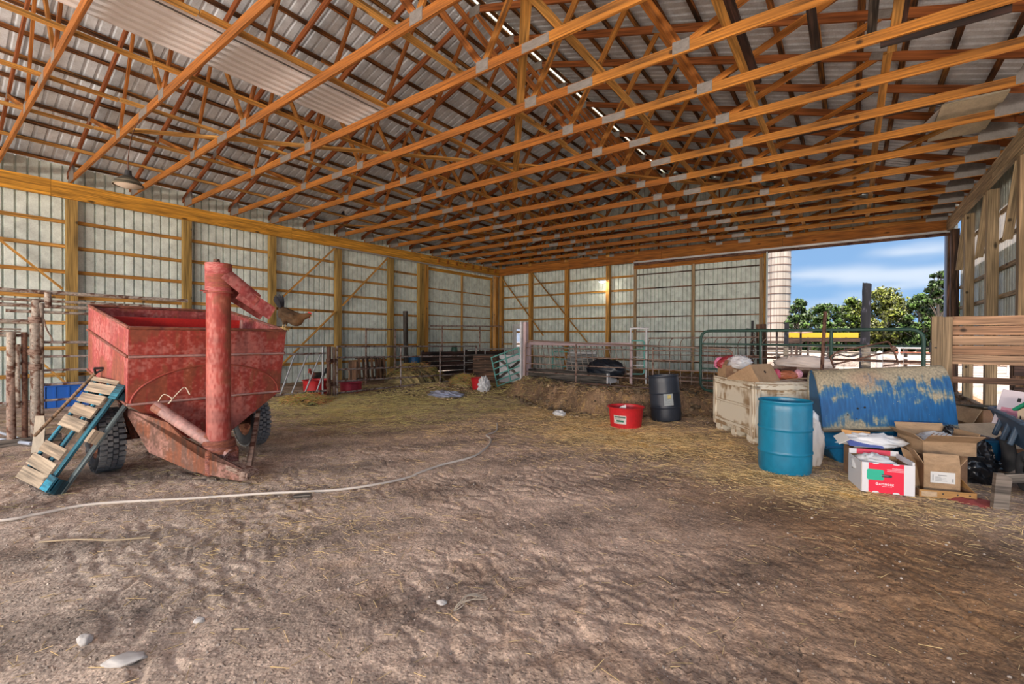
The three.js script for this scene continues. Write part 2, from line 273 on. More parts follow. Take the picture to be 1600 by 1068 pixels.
// trusses
{
  const ang = Math.atan(PITCH), heelY = BEAR + 0.23, topAt = (x) => heelY + (XR - XM - Math.abs(x - XM)) * PITCH; // underside of the top chord
  const web = (t, a, b, m) => beam('web', V(a[0], a[1], 0), V(b[0], b[1], 0), 0.038, 0.095, m, t, V(0, 0, 1)).rotateZ(Math.PI / 2);
  const make = () => {
    const t = new THREE.Group(); t.name = 'roof_truss';
    const xs = [XL - 0.05, -9.7, -3.3, XR + 0.05];
    for (let i = 0; i < 3; i++) part('bottom_chord', board(xs[i + 1] - xs[i] - 0.004, 0.14, 0.04), M.truss[i], t, [(xs[i] + xs[i + 1]) / 2, BEAR + 0.07, 0]);
    for (const s of [-1, 1]) { const a = V(XM, topAt(XM) + 0.07, 0), b = V(XM + s * (XR - XM + 0.45), topAt(XM + s * (XR - XM + 0.45)) + 0.07, 0); beam('top_chord', a, b, 0.04, 0.14, M.rafter[s < 0 ? 0 : 1], t); part('heel_block', board(0.04, 0.26, 0.04), M.rafter[2], t, [XM + s * (XR - XM - 0.05), BEAR + 0.24, 0]); }
    const cy = BEAR + 0.09;
    for (const s of [-1, 1]) {
      const X = (x) => XM + s * (x - XM), B1 = [X(-1.81), cy], B2 = [X(-4.2), cy];
      web(t, B1, [X(0.35), topAt(0.35) + 0.05], M.truss[0]); web(t, B1, [X(-2.95), topAt(-2.95) + 0.05], M.truss[1]); web(t, B2, [X(-2.95), topAt(-2.95) + 0.05], M.truss[2]); web(t, B2, [XM, topAt(XM) + 0.02], M.truss[3]);
      for (const B of [B1, B2]) part('gusset_plate', new THREE.BoxGeometry(0.22, 0.16, 0.046), M.plate, t, [B[0], BEAR + 0.1, 0]);
      part('gusset_plate', new THREE.BoxGeometry(0.42, 0.125, 0.046), M.plate, t, [X(-3.3), BEAR + 0.07, 0]);
      for (const x of [0.35, -2.95]) part('gusset_plate', new THREE.BoxGeometry(0.22, 0.13, 0.046), M.plate, t, [X(x), topAt(x) + 0.07, 0], [0, 0, -s * ang]);
      const hs = new THREE.Shape(); hs.moveTo(0, 0); hs.lineTo(0.52, 0); hs.lineTo(0.52, 0.13); hs.lineTo(0.40, 0.36); hs.lineTo(0, 0.24); hs.closePath();
      const hg = new THREE.ExtrudeGeometry(hs, { depth: 0.046, bevelEnabled: false }); hg.translate(0, 0, -0.023); if (s > 0) hg.rotateY(Math.PI);
      part('gusset_plate', hg, M.plate, t, [XM + s * (XR - XM - 0.02), BEAR + 0.012, 0]);
    }
    part('gusset_plate', new THREE.BoxGeometry(0.30, 0.20, 0.046), M.plate, t, [XM, topAt(XM) + 0.03, 0]);
    return t;
  };
  const proto = make(), far = ['first', 'second', 'third', 'fourth', 'fifth', 'sixth', 'seventh', 'eighth', 'ninth', 'tenth', 'eleventh', 'twelfth', 'thirteenth', 'fourteenth', 'fifteenth'];
  for (let k = 14; k >= -3; k--) {
    const t = k === 14 ? proto : proto.clone(); t.position.z = Z0 - STEP * k; if (k === 14) t.position.z = ZE + 0.06; scene.add(t);
    const n = 14 - k;
    t.name = 'roof_truss';
    tag(t, k < 0 ? (k === -1 ? 'amber timber roof truss crossing closest overhead in view' : 'amber timber roof truss behind the viewer, ' + (k === -2 ? 'nearer' : 'farther') + ' of two') : n === 0 ? 'amber timber roof truss set against the far gable wall' : `amber timber roof truss, ${far[n - 1]} one out from the far gable wall`, 'roof truss', 'timber roof trusses');
  }
}
// ---------------------------------------------------------------- ground
const bump2 = (x, z, cx, cz, rx, rz) => Math.exp(-(((x - cx) / rx) ** 2 + ((z - cz) / rz) ** 2));
const PACK = [[-8.4, -10.3], [-7.3, -10.0], [-5.6, -8.95], [-4.4, -8.6], [-3.4, -9.1], [-2.4, -10.0], [-1.0, -10.5], [1.3, -10.5], [2.6, -10.3]];
function packEdge(x) { if (x <= PACK[0][0]) return PACK[0][1]; for (let i = 1; i < PACK.length; i++) if (x <= PACK[i][0]) return lerp(PACK[i - 1][1], PACK[i][1], (x - PACK[i - 1][0]) / (PACK[i][0] - PACK[i - 1][0])); return PACK[8][1]; }
function worley(x, z) { // difference of the two nearest cell distances: 0 along the cracks
  const i = Math.floor(x), j = Math.floor(z); let a = 9, b = 9; for (let q = -1; q < 2; q++) for (let p = -1; p < 2; p++) { const dx = i + p + hash(i + p, j + q, 3) - x, dz = j + q + hash(i + p, j + q, 8) - z, d = Math.sqrt(dx * dx + dz * dz); if (d < a) { b = a; a = d; } else if (d < b) b = d; } return b - a;
}
function groundY(x, z) {
  let y = 0.05 * fbm(x * 0.35, z * 0.35, 3);
  const r = 1 - Math.abs(fbm(x * 2.3, z * 3.1, 4)) * 2.6, q = fbm(x * 6.5 + 9, z * 7.5, 3);
  y += 0.010 * (r - 0.6) + 0.008 * q;
  if (z > -8 && x > -9) { const w = fbm(x * 1.9, z * 1.9, 3), wx = x * 4.1 + 1.6 * w + 0.5 * noise(x * 6, z * 6), wz = z * 5.6 + 1.6 * fbm(x * 1.7 + 9, z * 1.7, 3), k = worley(wx, wz), m = sstep(fbm(x * 0.7 + 4, z * 0.7, 3), -0.22, 0.12) * (1 - sstep(-z, 6, 8)); y += m * (0.014 * sstep(k, 0.0, 0.22) + 0.008 * (hash(Math.floor(wx), Math.floor(wz), 5) - 0.5) * sstep(k, 0.1, 0.5) - 0.008); }
  const e = packEdge(x) + 0.18 * fbm(x * 1.7, z * 1.7, 3), inX = sstep(x, -8.3, -7.4) * (1 - sstep(x, 2.2, 2.5));
  if (inX > 0 && z > -19.2) { const d = e - z, rise = sstep(d, 0, 0.42), back = lerp(1, 0.62, sstep(d, 0.7, 1.7)); y += inX * rise * sstep(z, -19.2, -17.5) * ((0.46 - 0.13 * sstep(x, -3.6, -1.6)) * back + 0.17 * fbm(x * 1.9, z * 1.9, 3) + 0.17 * fbm(x * 5.5, z * 5.5, 3) + 0.06 * fbm(x * 14, z * 14, 2)); }
  y += 0.18 * bump2(x, z, -10.2, -10.3, 1.5, 0.8) * (0.7 + fbm(x * 3, z * 3, 3)) + 0.10 * bump2(x, z, -9.8, -6.6, 1.6, 0.8);
  return y;
}
function dirtColor(x, z) {
  const n = fbm(x * 0.8, z * 0.8, 4), m = fbm(x * 2.7 + 5, z * 2.7, 4), f = fbm(x * 9, z * 9, 3);
  const grey = [0.330, 0.262, 0.215], mauve = [0.40, 0.315, 0.262], brown = [0.20, 0.122, 0.066], gold = [0.52, 0.34, 0.105], olive = [0.40, 0.31, 0.13], dark = [0.10, 0.062, 0.038];
  let c = [...grey]; const mix = (k, a) => { a = clamp(a, 0, 1); for (let i = 0; i < 3; i++) c[i] = lerp(c[i], k[i], a); };
  mix(mauve, 0.9 * bump2(x, z, -2.0, -3.4, 2.2, 1.6) + 0.5 * bump2(x, z, -5.0, -5.0, 2.0, 1.2));
  mix([0.325, 0.288, 0.252], 0.85 * bump2(x, z, -4.6, -0.9, 2.4, 1.6) + 0.5 * bump2(x, z, -6.5, -3.2, 2.0, 1.2));
  mix(brown, 0.28 * sstep(m + n * 0.8, 0.10, 0.4));
  mix([0.19, 0.108, 0.05], 0.95 * bump2(x, z, 0.7, -3.6, 1.6, 2.1) + 0.55 * bump2(x, z, -0.8, -5.0, 1.6, 0.8));
  mix(brown, 0.5 * sstep(-z, 8.6, 10.5) + 0.35 * sstep(-x, 5.5, 8) * sstep(m, -0.1, 0.3));
  mix(gold, (0.95 * bump2(x, z, -2.7, -7.1, 1.7, 1.0) + 0.9 * bump2(x, z, -0.3, -5.9, 1.0, 0.5) + 0.6 * bump2(x, z, -4.9, -8.3, 1.9, 0.9)) * (0.75 + 1.2 * m));
  mix(olive, 0.9 * bump2(x, z, -8.6, -5.9, 1.9, 1.3) * (0.75 + 1.2 * m) + 0.8 * bump2(x, z, -9.0, -8.4, 1.6, 0.9));
  const e = packEdge(x); if (x > -8.1 && z < e + 0.25) { mix([0.165, 0.108, 0.066], 0.9); mix(dark, 0.6 * sstep(m, 0.0, 0.3)); mix(gold, 0.3 * sstep(f, 0.12, 0.35)); }
  if (x < -8.1 && z < -7.6) { mix([0.19, 0.125, 0.075], 0.75); mix(olive, 0.5 * sstep(n, 0, 0.3)); }
  mix(dark, 0.22 * sstep(f + m * 0.5, 0.25, 0.55));
  return c;
}
{
  const axis = (segs) => { const a = []; for (const [p, q, s] of segs) { const n = Math.round(Math.abs(q - p) / s); for (let i = 0; i < n; i++) a.push(p + (q - p) * i / n); } a.push(segs[segs.length - 1][1]); return a; };
  const xs = axis([[-15.75, -8.2, 0.07], [-8.2, 2.2, 0.022], [2.2, 2.9, 0.07]]), zs = axis([[4.2, -0.6, 0.12], [-0.6, -7.6, 0.022], [-7.6, -12, 0.04], [-12, -19.9, 0.08]]);
  const nx = xs.length, nz = zs.length, pos = new Float32Array(nx * nz * 3), col = new Float32Array(nx * nz * 3), uv = new Float32Array(nx * nz * 2), idx = new Uint32Array((nx - 1) * (nz - 1) * 6);
  let o = 0, q = 0;
  for (let j = 0; j < nz; j++) for (let i = 0; i < nx; i++) { const x = xs[i], z = zs[j], c = dirtColor(x, z); pos[o] = x; pos[o + 1] = groundY(x, z); pos[o + 2] = z; col[o] = c[0]; col[o + 1] = c[1]; col[o + 2] = c[2]; uv[q] = x * 0.7; uv[q + 1] = z * 0.7; o += 3; q += 2; }
  o = 0; for (let j = 0; j < nz - 1; j++) for (let i = 0; i < nx - 1; i++) { const a = j * nx + i, b = a + 1, c = a + nx, d = c + 1; idx[o++] = a; idx[o++] = b; idx[o++] = c; idx[o++] = b; idx[o++] = d; idx[o++] = c; }
  const g = new THREE.BufferGeometry(); g.setAttribute('position', new THREE.BufferAttribute(pos, 3)); g.setAttribute('color', new THREE.BufferAttribute(col, 3)); g.setAttribute('uv', new THREE.BufferAttribute(uv, 2)); g.setIndex(new THREE.BufferAttribute(idx, 1)); g.computeVertexNormals();
  const f = part('floor', g, std(RGB(2.75, 2.62, 2.52), { vertexColors: true, map: mapDirt, bumpMap: bumpDirt, bumpScale: 0.012, roughness: 0.95 }), scene); f.userData.kind = 'structure';
  // the yard outside
  const yg = new THREE.PlaneGeometry(260, 260, 130, 130); yg.rotateX(-Math.PI / 2); const yp = yg.attributes.position, yu = yg.attributes.uv;
  for (let i = 0; i < yp.count; i++) { const x = yp.getX(i), z = yp.getZ(i) - 40; yp.setZ(i, z); const inside = x > -15.7 && x < 2.8 && z > -19.8 && z < 4; yp.setY(i, (inside ? -0.35 : -0.06) + (Math.abs(z + 8) > 14 ? 0.22 * fbm(x * 0.15, z * 0.15, 3) : 0)); yu.setXY(i, x * 0.4, z * 0.4); }
  yg.computeVertexNormals();
  part('yard_ground', yg, std(RGB(0.80, 0.68, 0.64), { map: mapDirt, bumpMap: bumpDirt, bumpScale: 0.02, roughness: 1 }), scene).userData.kind = 'structure';
}
// ---------------------------------------------------------------- doors of the barn, added fill lights
{ // sliding door in the left wall
  const d = struct('door_1'), x = XL - 0.13, z1 = -14.36, z2 = -19.16, top = 4.88, L = z1 - z2;
  for (let i = 0; i < 6; i++) part('siding_sheet', sheetGeo(L / 6, top - 0.15, 0.2), M.steel, d, [x - 0.03, 0.15, z1 - L / 12 - i * L / 6], [0, Math.PI / 2, 0]);
  part('top_rail', board(0.05, 0.15, L), M.header[0], d, [x + 0.02, top - 0.075, (z1 + z2) / 2]); part('bottom_rail', board(0.05, 0.15, L), M.girt[0], d, [x + 0.02, 0.2, (z1 + z2) / 2]);
  for (const z of [z1 - 0.06, (z1 + z2) / 2, z2 + 0.06]) part('stile', board(0.05, top - 0.3, z === (z1 + z2) / 2 ? 0.09 : 0.14), M.girt[2], d, [x + 0.022, top / 2, z]);
  for (const y of GIRTS.slice(0, 6)) part('rail', board(0.04, 0.055, L), M.girt[1], d, [x + 0.005, y + 0.08, (z1 + z2) / 2]);
}
{ // sliding door in the far gable wall, pushed half open
  const d = struct('door_2'), z = ZE + 0.16, x1 = -7.70, x2 = -2.62, top = 4.84, L = x2 - x1;
  for (let i = 0; i < 6; i++) part('siding_sheet', sheetGeo(L / 6, top - 0.1, 0.169), M.steel, d, [x1 + L / 12 + i * L / 6, 0.1, z - 0.03]);
  part('top_rail', board(L, 0.17, 0.05), M.truss[0], d, [(x1 + x2) / 2, top - 0.085, z + 0.02]); part('bottom_rail', board(L, 0.15, 0.05), M.girt[0], d, [(x1 + x2) / 2, 0.2, z + 0.02]);
  for (const x of [x1 + 0.07, (x1 + x2) / 2, x2 - 0.07]) part('stile', board(0.12, top - 0.3, 0.05), M.pale[1], d, [x, top / 2, z + 0.022]);
  for (const y of GIRTS) part('rail', board(L, 0.05, 0.04), M.plank[2], d, [(x1 + x2) / 2, y - 0.02, z + 0.005]);
}
{ // walk-in door with a bright pane
  const d = struct('door_3'), white = std(RGB(0.62, 0.62, 0.60), { roughness: 0.6 }), z = ZE - 0.14;
  part('door_frame', new Kit().add(board(0.08, 2.3, 0.12), [-14.56, 1.15, z]).add(board(0.08, 2.3, 0.12), [-13.68, 1.15, z]).add(board(0.96, 0.08, 0.12), [-14.12, 2.32, z]).out(), white, d);
  part('door_leaf', new Kit().add(board(0.80, 1.15, 0.045), [-14.12, 0.58, z]).add(board(0.80, 0.17, 0.045), [-14.12, 2.19, z]).add(board(0.15, 0.95, 0.045), [-14.445, 1.63, z]).add(board(0.13, 0.95, 0.045), [-13.785, 1.63, z]).out(), white, d);
  part('window_pane', new THREE.BoxGeometry(0.52, 0.95, 0.01), new THREE.MeshPhysicalMaterial({ color: 0xffffff, transmission: 0.95, roughness: 0.6, thickness: 0 }), d, [-14.11, 1.63, z]);
  part('door_handle', new THREE.SphereGeometry(0.03, 10, 8), M.galv, d, [-13.80, 1.05, z + 0.04]);
}
{ // added fill lights on tripods behind the viewer, brightening the barn's interior
  const lens = new THREE.MeshStandardMaterial({ color: 0xffffff, emissive: 0xfff0e0, emissiveIntensity: 4 }), yellow = std(RGB(0.5, 0.32, 0.03), { roughness: 0.5 });
  for (const [i, x] of [-10.5, -4.5, 1.5, 6.5].entries()) {
    const t = thing('added_fill_light', `added tripod fill light behind the viewer outside the open front, ${['first', 'second', 'third', 'fourth'][i]} from the left`, 'fill light', [x, -0.05, 12], Math.atan2(XM - x, 24) * -0.6, 'added tripod fill lights');
    const b = part('head', new RoundedBoxGeometry(1.70, 1.10, 0.10, 2, 0.03), yellow, t, [0, 2.3, 0.09], [0.10, 0, 0]); part('lens', new THREE.BoxGeometry(1.60, 1.0, 0.02), lens, b, [0, 0, -0.055]);
    pipe('pole', [0, 0.9, 0.16], [0, 2.0, 0.16], 0.03, M.galv, t); for (let k = 0; k < 3; k++) { const a = k * 2.094 + 0.5; pipe('leg', [0, 1.0, 0.16], [Math.sin(a) * 0.6, 0.0, 0.16 + Math.cos(a) * 0.6], 0.02, M.galv, t); }
    const l = new THREE.RectAreaLight(0xfff2e4, FILL_POWER, 1.6, 1.0); l.position.set(0, 0, -0.075); b.add(l);
  }
}
// ---------------------------------------------------------------- red grain cart and what leans on it
const paintMap = (r, g, b, seed, wear = 0.5) => dataMap(512, (u, v) => { // worn paint over rust, with dust
  const a = tileFbm(u, v, 4, 4, seed, 5), s = tileFbm(u, v, 3, 30, seed + 7, 4), f = tileFbm(u, v, 50, 50, seed + 9, 2);
  const ru = sstep(a + 0.5 * (s - 0.5), wear, wear + 0.14), du = sstep(1 - a + 0.5 * (f - 0.5), 0.46, 0.75) * 0.55, l = 0.82 + 0.36 * (s - 0.5) + 0.2 * (f - 0.5);
  const mixc = (p, q, t) => p.map((c, i) => lerp(c, q[i], t));
  return mixc(mixc([r, g, b], [0.60, 0.34, 0.22], ru * 0.75), [0.80, 0.58, 0.53], du).map((c) => c * l);
});
M.red = std(0xffffff, { map: rep(paintMap(0.76, 0.27, 0.21, 201, 0.48), 0.7), roughness: 0.6 });
M.redDusty = std(0xffffff, { map: rep(paintMap(0.76, 0.33, 0.31, 231, 0.54), 0.7), roughness: 0.75 });
M.redBright = std(RGB(0.60, 0.022, 0.016), { roughness: 0.5, map: mapSpeck });
M.redRust = std(0xffffff, { map: rep(paintMap(0.50, 0.25, 0.20, 261, 0.40), 0.8), roughness: 0.85 });
M.hitch = std(0xffffff, { map: rep(paintMap(0.56, 0.40, 0.33, 321, 0.50), 0.9), roughness: 0.85 });
M.pinkPipe = std(0xffffff, { map: rep(paintMap(0.80, 0.62, 0.58, 291, 0.62), 0.8), roughness: 0.6 });
M.tyre = std(RGB(0.085, 0.085, 0.088), { roughness: 0.9, map: mapSpeck });
M.tyreDust = std(RGB(0.25, 0.245, 0.235), { roughness: 0.95, map: mapSpeck });
// flat plate through coplanar points, t thick
function plate(pts, t, uvScale = 1) {
  const P = pts.map((p) => V(...p)), n = new THREE.Vector3(); for (let i = 1; i + 1 < P.length; i++) n.add(P[i].clone().sub(P[0]).cross(P[i + 1].clone().sub(P[0]))); n.normalize();
  const ux = P[1].clone().sub(P[0]).normalize(), uy = n.clone().cross(ux), h = n.clone().multiplyScalar(t / 2), pos = [], uv = [];
  const tri = (a, b, c) => { for (const q of [a, b, c]) { pos.push(q.x, q.y, q.z); uv.push(q.dot(ux) * uvScale, q.dot(uy) * uvScale); } };
  const A = P.map((p) => p.clone().add(h)), B = P.map((p) => p.clone().sub(h));
  for (let i = 1; i + 1 < P.length; i++) { tri(A[0], A[i], A[i + 1]); tri(B[0], B[i + 1], B[i]); }
  for (let i = 0; i < P.length; i++) { const j = (i + 1) % P.length; tri(A[i], B[i], B[j]); tri(A[i], B[j], A[j]); }
  const g = new THREE.BufferGeometry(); g.setAttribute('position', new THREE.Float32BufferAttribute(pos, 3)); g.setAttribute('uv', new THREE.Float32BufferAttribute(uv, 2)); g.computeVertexNormals(); return g;
}
function wheelParts(t, pos, R, W, rimMat) { // axle along z
  const side = [[R * 0.60, -W / 2 + 0.02], [R * 0.80, -W / 2], [R * 0.95, -W * 0.44], [R, -W * 0.34], [R, W * 0.34], [R * 0.95, W * 0.44], [R * 0.80, W / 2], [R * 0.60, W / 2 - 0.02], [R * 0.56, 0], [R * 0.60, -W / 2 + 0.02]];
  const tg = lathe(side, 48); tg.rotateX(Math.PI / 2); const tire = part('tire', tg, M.tyre, t, pos);
  const k = new Kit(), n = 34; for (let i = 0; i < n; i++) for (const [w, o, l] of [[-0.33, 0, 0.26], [-0.08, 0.5, 0.17], [0.12, 0, 0.17], [0.35, 0.5, 0.26]]) { const a = (i + o) / n * Math.PI * 2; k.add(new THREE.BoxGeometry(R * 0.125, 0.022, W * l), [Math.cos(a) * (R + 0.006), Math.sin(a) * (R + 0.006), w * W], [0, 0, a - Math.PI / 2]); }
  part('tread', k.out(), M.tyreDust, tire);
  const rg = lathe([[0.02, 0.03], [R * 0.2, 0.04], [R * 0.25, 0.0], [R * 0.46, -0.02], [R * 0.52, W * 0.36], [R * 0.62, W * 0.42], [R * 0.62, -W * 0.42], [R * 0.52, -W * 0.36], [R * 0.45, -0.04], [0.02, -0.04]], 36); rg.rotateX(Math.PI / 2);
  part('rim', rg, rimMat, t, pos);
}
{
  const c = thing('grain_cart', 'big red grain cart with a vertical auger tube, tipped onto its hitch', 'grain cart', [-6.55, 0, -2.32]);
  const al = 10 * Math.PI / 180, T = ([x, y, z]) => [x * Math.cos(al) + y * Math.sin(al), -x * Math.sin(al) + y * Math.cos(al), z], pl = (name, pts, m, t = 0.012) => part(name, plate(pts.map(T), t), m, c);
  const W = 0.85, S = 0.83, D = -1.78, ri = 1.72, sh = 0.86;
  const front = pl('front_panel', [[0, ri, W], [0, sh, S], [0, 0.36, 0.22], [0, 0.36, -0.22], [0, sh, -S], [0, ri, -W]], M.red);
  pl('back_panel', [[D, ri, W], [D, sh, S], [D + 0.25, 0.36, 0.22], [D + 0.25, 0.36, -0.22], [D, sh, -S], [D, ri, -W]], M.redDusty);
  for (const s of [1, -1]) {
    const side = pl('side_panel', [[0, ri, s * W], [0, sh, s * S], [D, sh, s * S], [D, ri, s * W]], M.redDusty);
    pl('hopper_slope', [[0, sh, s * S], [0, 0.36, s * 0.22], [D + 0.25, 0.36, s * 0.22], [D, sh, s * S]], M.redRust);
    part('rib', new Kit().pipe(T([0, 1.40, s * (W + 0.005)]), T([D, 1.40, s * (W + 0.005)]), 0.018, 6).pipe(T([0, sh, s * (S + 0.01)]), T([D, sh, s * (S + 0.01)]), 0.018, 6).out(), M.redRust, side);
  }
  for (const y of [1.40, 0.86]) part('rib', new Kit().pipe(T([0.014, y, W - 0.005]), T([0.014, y, -W + 0.005]), 0.016, 6).out(), M.pinkPipe, front);
  const arc = []; for (let i = 0; i <= 24; i++) { const a = Math.PI * i / 24; arc.push(T([0.008, 0.86 + 0.42 * Math.sin(a), 0.81 * Math.cos(a)])); } part('arch_rib', tube(arc, 0.011, 60, 6), M.red, front);
  part('rim_lip', new Kit().pipe(T([0, ri, W]), T([0, ri, -W]), 0.02, 8).pipe(T([D, ri, W]), T([D, ri, -W]), 0.02, 8).pipe(T([0, ri, W]), T([D, ri, W]), 0.02, 8).pipe(T([0, ri, -W]), T([D, ri, -W]), 0.02, 8).out(), M.redRust, c);
  pl('inner_divider', [[-0.92, ri - 0.01, 0.82], [-0.92, 0.9, 0.80], [-0.92, 0.9, -0.62], [-0.92, ri - 0.01, -0.64]], M.redBright);
  pl('divider_flange', [[-0.92, ri, -0.64], [-0.92, 0.9, -0.64], [-0.84, 0.9, -0.64], [-0.84, ri, -0.64]], M.pinkPipe);
  // running gear
  wheelParts(c, [-0.62, 0.365, 0.86], 0.36, 0.25, std(RGB(0.52, 0.23, 0.13), { map: mapRust }));
  wheelParts(c, [-0.62, 0.365, -0.80], 0.36, 0.25, std(RGB(0.52, 0.23, 0.13), { map: mapRust }));
  part('axle', new Kit().pipe([-0.62, 0.37, 0.8], [-0.62, 0.37, -0.8], 0.05).add(new THREE.BoxGeometry(0.12, 0.12, 1.1), [-0.62, 0.42, 0]).out(), M.rustDark, c);
  for (const s of [1, -1]) part('wheel_bracket', new Kit().add(new THREE.BoxGeometry(0.10, 0.55, 0.06), [-0.62, 0.6, s * 0.66], [s * 0.25, 0, 0]).out(), M.hitch, c);
  part('hitch_frame', plate([[0.02, 0.78, 0.80], [0.02, 0.70, 0.83], [0.25, 0.30, 0.78], [0.70, 0.11, 0.45], [1.22, 0.02, 0.11], [1.26, 0.14, 0.09], [0.80, 0.27, 0.40], [0.45, 0.64, 0.64]].map(([x, y]) => [x, y, 0.80 - 0.58 * Math.max(0, x)]), 0.03), M.hitch, c);
  part('hitch_frame', plate([[0.0, 0.60, -0.66], [0.06, 0.47, -0.62], [1.20, 0.02, 0.02], [1.22, 0.14, 0.03], [0.9, 0.24, -0.15]].map(([x, y]) => [x, y, -0.62 + 0.54 * x]), 0.05), M.rust, c);
  part('drawbar', new Kit().add(new THREE.BoxGeometry(0.34, 0.05, 0.16), [1.16, 0.14, 0.08], [0, 0.35, -0.2]).add(new THREE.CylinderGeometry(0.05, 0.05, 0.10, 12), [1.28, 0.10, 0.10]).out(), M.rust, c);
  // auger
  const ax = 0.76, az = 0.155;
  part('auger_tube', new THREE.CylinderGeometry(0.122, 0.122, 1.98, 28, 1), M.red, c, [ax, 1.13, az]);
  const head = part('auger_head', new THREE.CylinderGeometry(0.134, 0.132, 0.32, 28), M.redDusty, c, [ax, 2.275, az]);
  part('flange', new Kit().add(new THREE.CylinderGeometry(0.146, 0.146, 0.025, 28)).add(new THREE.CylinderGeometry(0.008, 0.008, 0.08, 8), [0.06, 0, 0.165], [Math.PI / 2, 0, 0]).out(), M.redDusty, head, [0, -0.165, 0]);
  part('bearing_cap', new THREE.CylinderGeometry(0.03, 0.04, 0.05, 12), M.rustDark, head, [0, 0.185, 0.02]);
  const chute = (w, h, r, len) => { const o = new THREE.Shape(); o.moveTo(-w, -h); o.lineTo(-w, 0); o.absarc(0, 0, w, Math.PI, 0, true); o.lineTo(w, -h); o.lineTo(w - r, -h); o.lineTo(w - r, 0); o.absarc(0, 0, w - r, 0, Math.PI, false); o.lineTo(-w + r, -h); o.closePath(); return new THREE.ExtrudeGeometry(o, { depth: len, bevelEnabled: false, curveSegments: 14 }); };
  const flat = (w, h, r, len) => { const o = new THREE.Shape(); o.moveTo(-w, -h); o.lineTo(-w, h * 0.5); o.lineTo(w, h * 0.5); o.lineTo(w, -h); o.lineTo(w - r, -h); o.lineTo(w - r, h * 0.5 - r); o.lineTo(-w + r, h * 0.5 - r); o.lineTo(-w + r, -h); o.closePath(); return new THREE.ExtrudeGeometry(o, { depth: len, bevelEnabled: false }); };
  const from = V(-6.55 + ax, 2.30, -2.32 + az), to = V(-6.55 + ax - 0.02, 1.79, -2.32 + az - 0.66);
  const hood = part('hood', chute(0.133, 0.05, 0.012, 0.46), M.redDusty, c, [ax, 2.30, az]); hood.lookAt(to);
  const spout = part('discharge_spout', flat(0.115, 0.11, 0.012, 0.44), M.redDusty, c, [ax, 2.30 - 0.16, az - 0.19]); spout.lookAt(to.clone().add(V(0, -0.02, -0.14)));
  part('auger_boot', new Kit().add(new RoundedBoxGeometry(0.34, 0.30, 0.34, 2, 0.04), [ax - 0.03, 0.20, az]).add(new THREE.CylinderGeometry(0.16, 0.19, 0.14, 20), [ax, 0.36, az]).out(), M.redRust, c);
  const jt = pipe('folded_tube', [0.28, 0.82, 0.62], [0.92, 0.27, 0.12], 0.062, M.pinkPipe, c, 20);
  part('end_ring', new THREE.TorusGeometry(0.055, 0.014, 8, 20), M.rust, jt, [0, 0.425, 0], [Math.PI / 2, 0, 0]); jt.rotateZ(Math.PI); jt.rotateZ(Math.PI);
  part('twine', tube([[0.30, 0.86, 0.60], [0.36, 0.95, 0.56], [0.42, 0.90, 0.50], [0.36, 0.84, 0.52], [0.45, 0.98, 0.44], [0.44, 1.02, 0.38], [0.52, 0.94, 0.36]], 0.006, 60, 5), std(RGB(0.6, 0.5, 0.38)), c);
}
// pallet leaning on the cart's wheel
{
  const mTan = woods([RGB(0.62, 0.48, 0.33), RGB(0.56, 0.42, 0.28)]), mBlue = std(RGB(0.03, 0.22, 0.30), { map: mapRough, roughness: 0.8 }), mSky = std(RGB(0.04, 0.36, 0.52), { map: mapRough, roughness: 0.8 }), mGB = std(RGB(0.16, 0.20, 0.20), { map: mapRough });
  const p = thing('pallet', 'blue and tan wooden pallet leaning on end against the red cart', 'pallet', [-6.89, 0.04, -0.80]);
  const e = V(0.995, 0, -0.10).normalize(), u = V(-0.03, 1.06, -0.66).normalize(), n = new THREE.Vector3().crossVectors(e, u).normalize();
  p.quaternion.setFromRotationMatrix(new THREE.Matrix4().makeBasis(e, u, n));
  const rows = [[0.05, 0.135, 0], [0.19, 0.125, 0], [0.35, 0.12, 1], [0.66, 0.13, 0], [0.82, 0.125, 1], [0.965, 0.11, 0], [1.10, 0.11, 0], [1.20, 0.05, 1]];
  for (const [y, h, m] of rows) part('deck_board', board(y > 0.25 && y < 1.0 ? 0.70 : 0.78, h, 0.016), mTan[m], p, [-0.10 + rr(-0.015, 0.015), y + 0.02, 0.0], [0, 0, rr(-0.02, 0.02)]);
  part('deck_board', board(0.20, 0.17, 0.017), mBlue, p, [0.40, 1.12, 0]); part('deck_board', board(0.20, 0.15, 0.017), mSky, p, [0.40, 0.09, 0]);
  for (const x of [-0.42, 0.0, 0.34]) part('stringer', board(0.09, 1.19, 0.02), x > 0.3 ? mBlue : mSky, p, [x, 0.62, -0.022]);
  for (const x of [-0.42, 0.0, 0.42]) { for (const y of [0.08, 0.62, 1.12]) part('block', board(0.10, 0.14, 0.09), y === 0.62 ? mTan[1] : mBlue, p, [x, y, -0.075]); part('bottom_board', board(0.10, 1.2, 0.018), mGB, p, [x + 0.03, 0.62, -0.13]); }
}
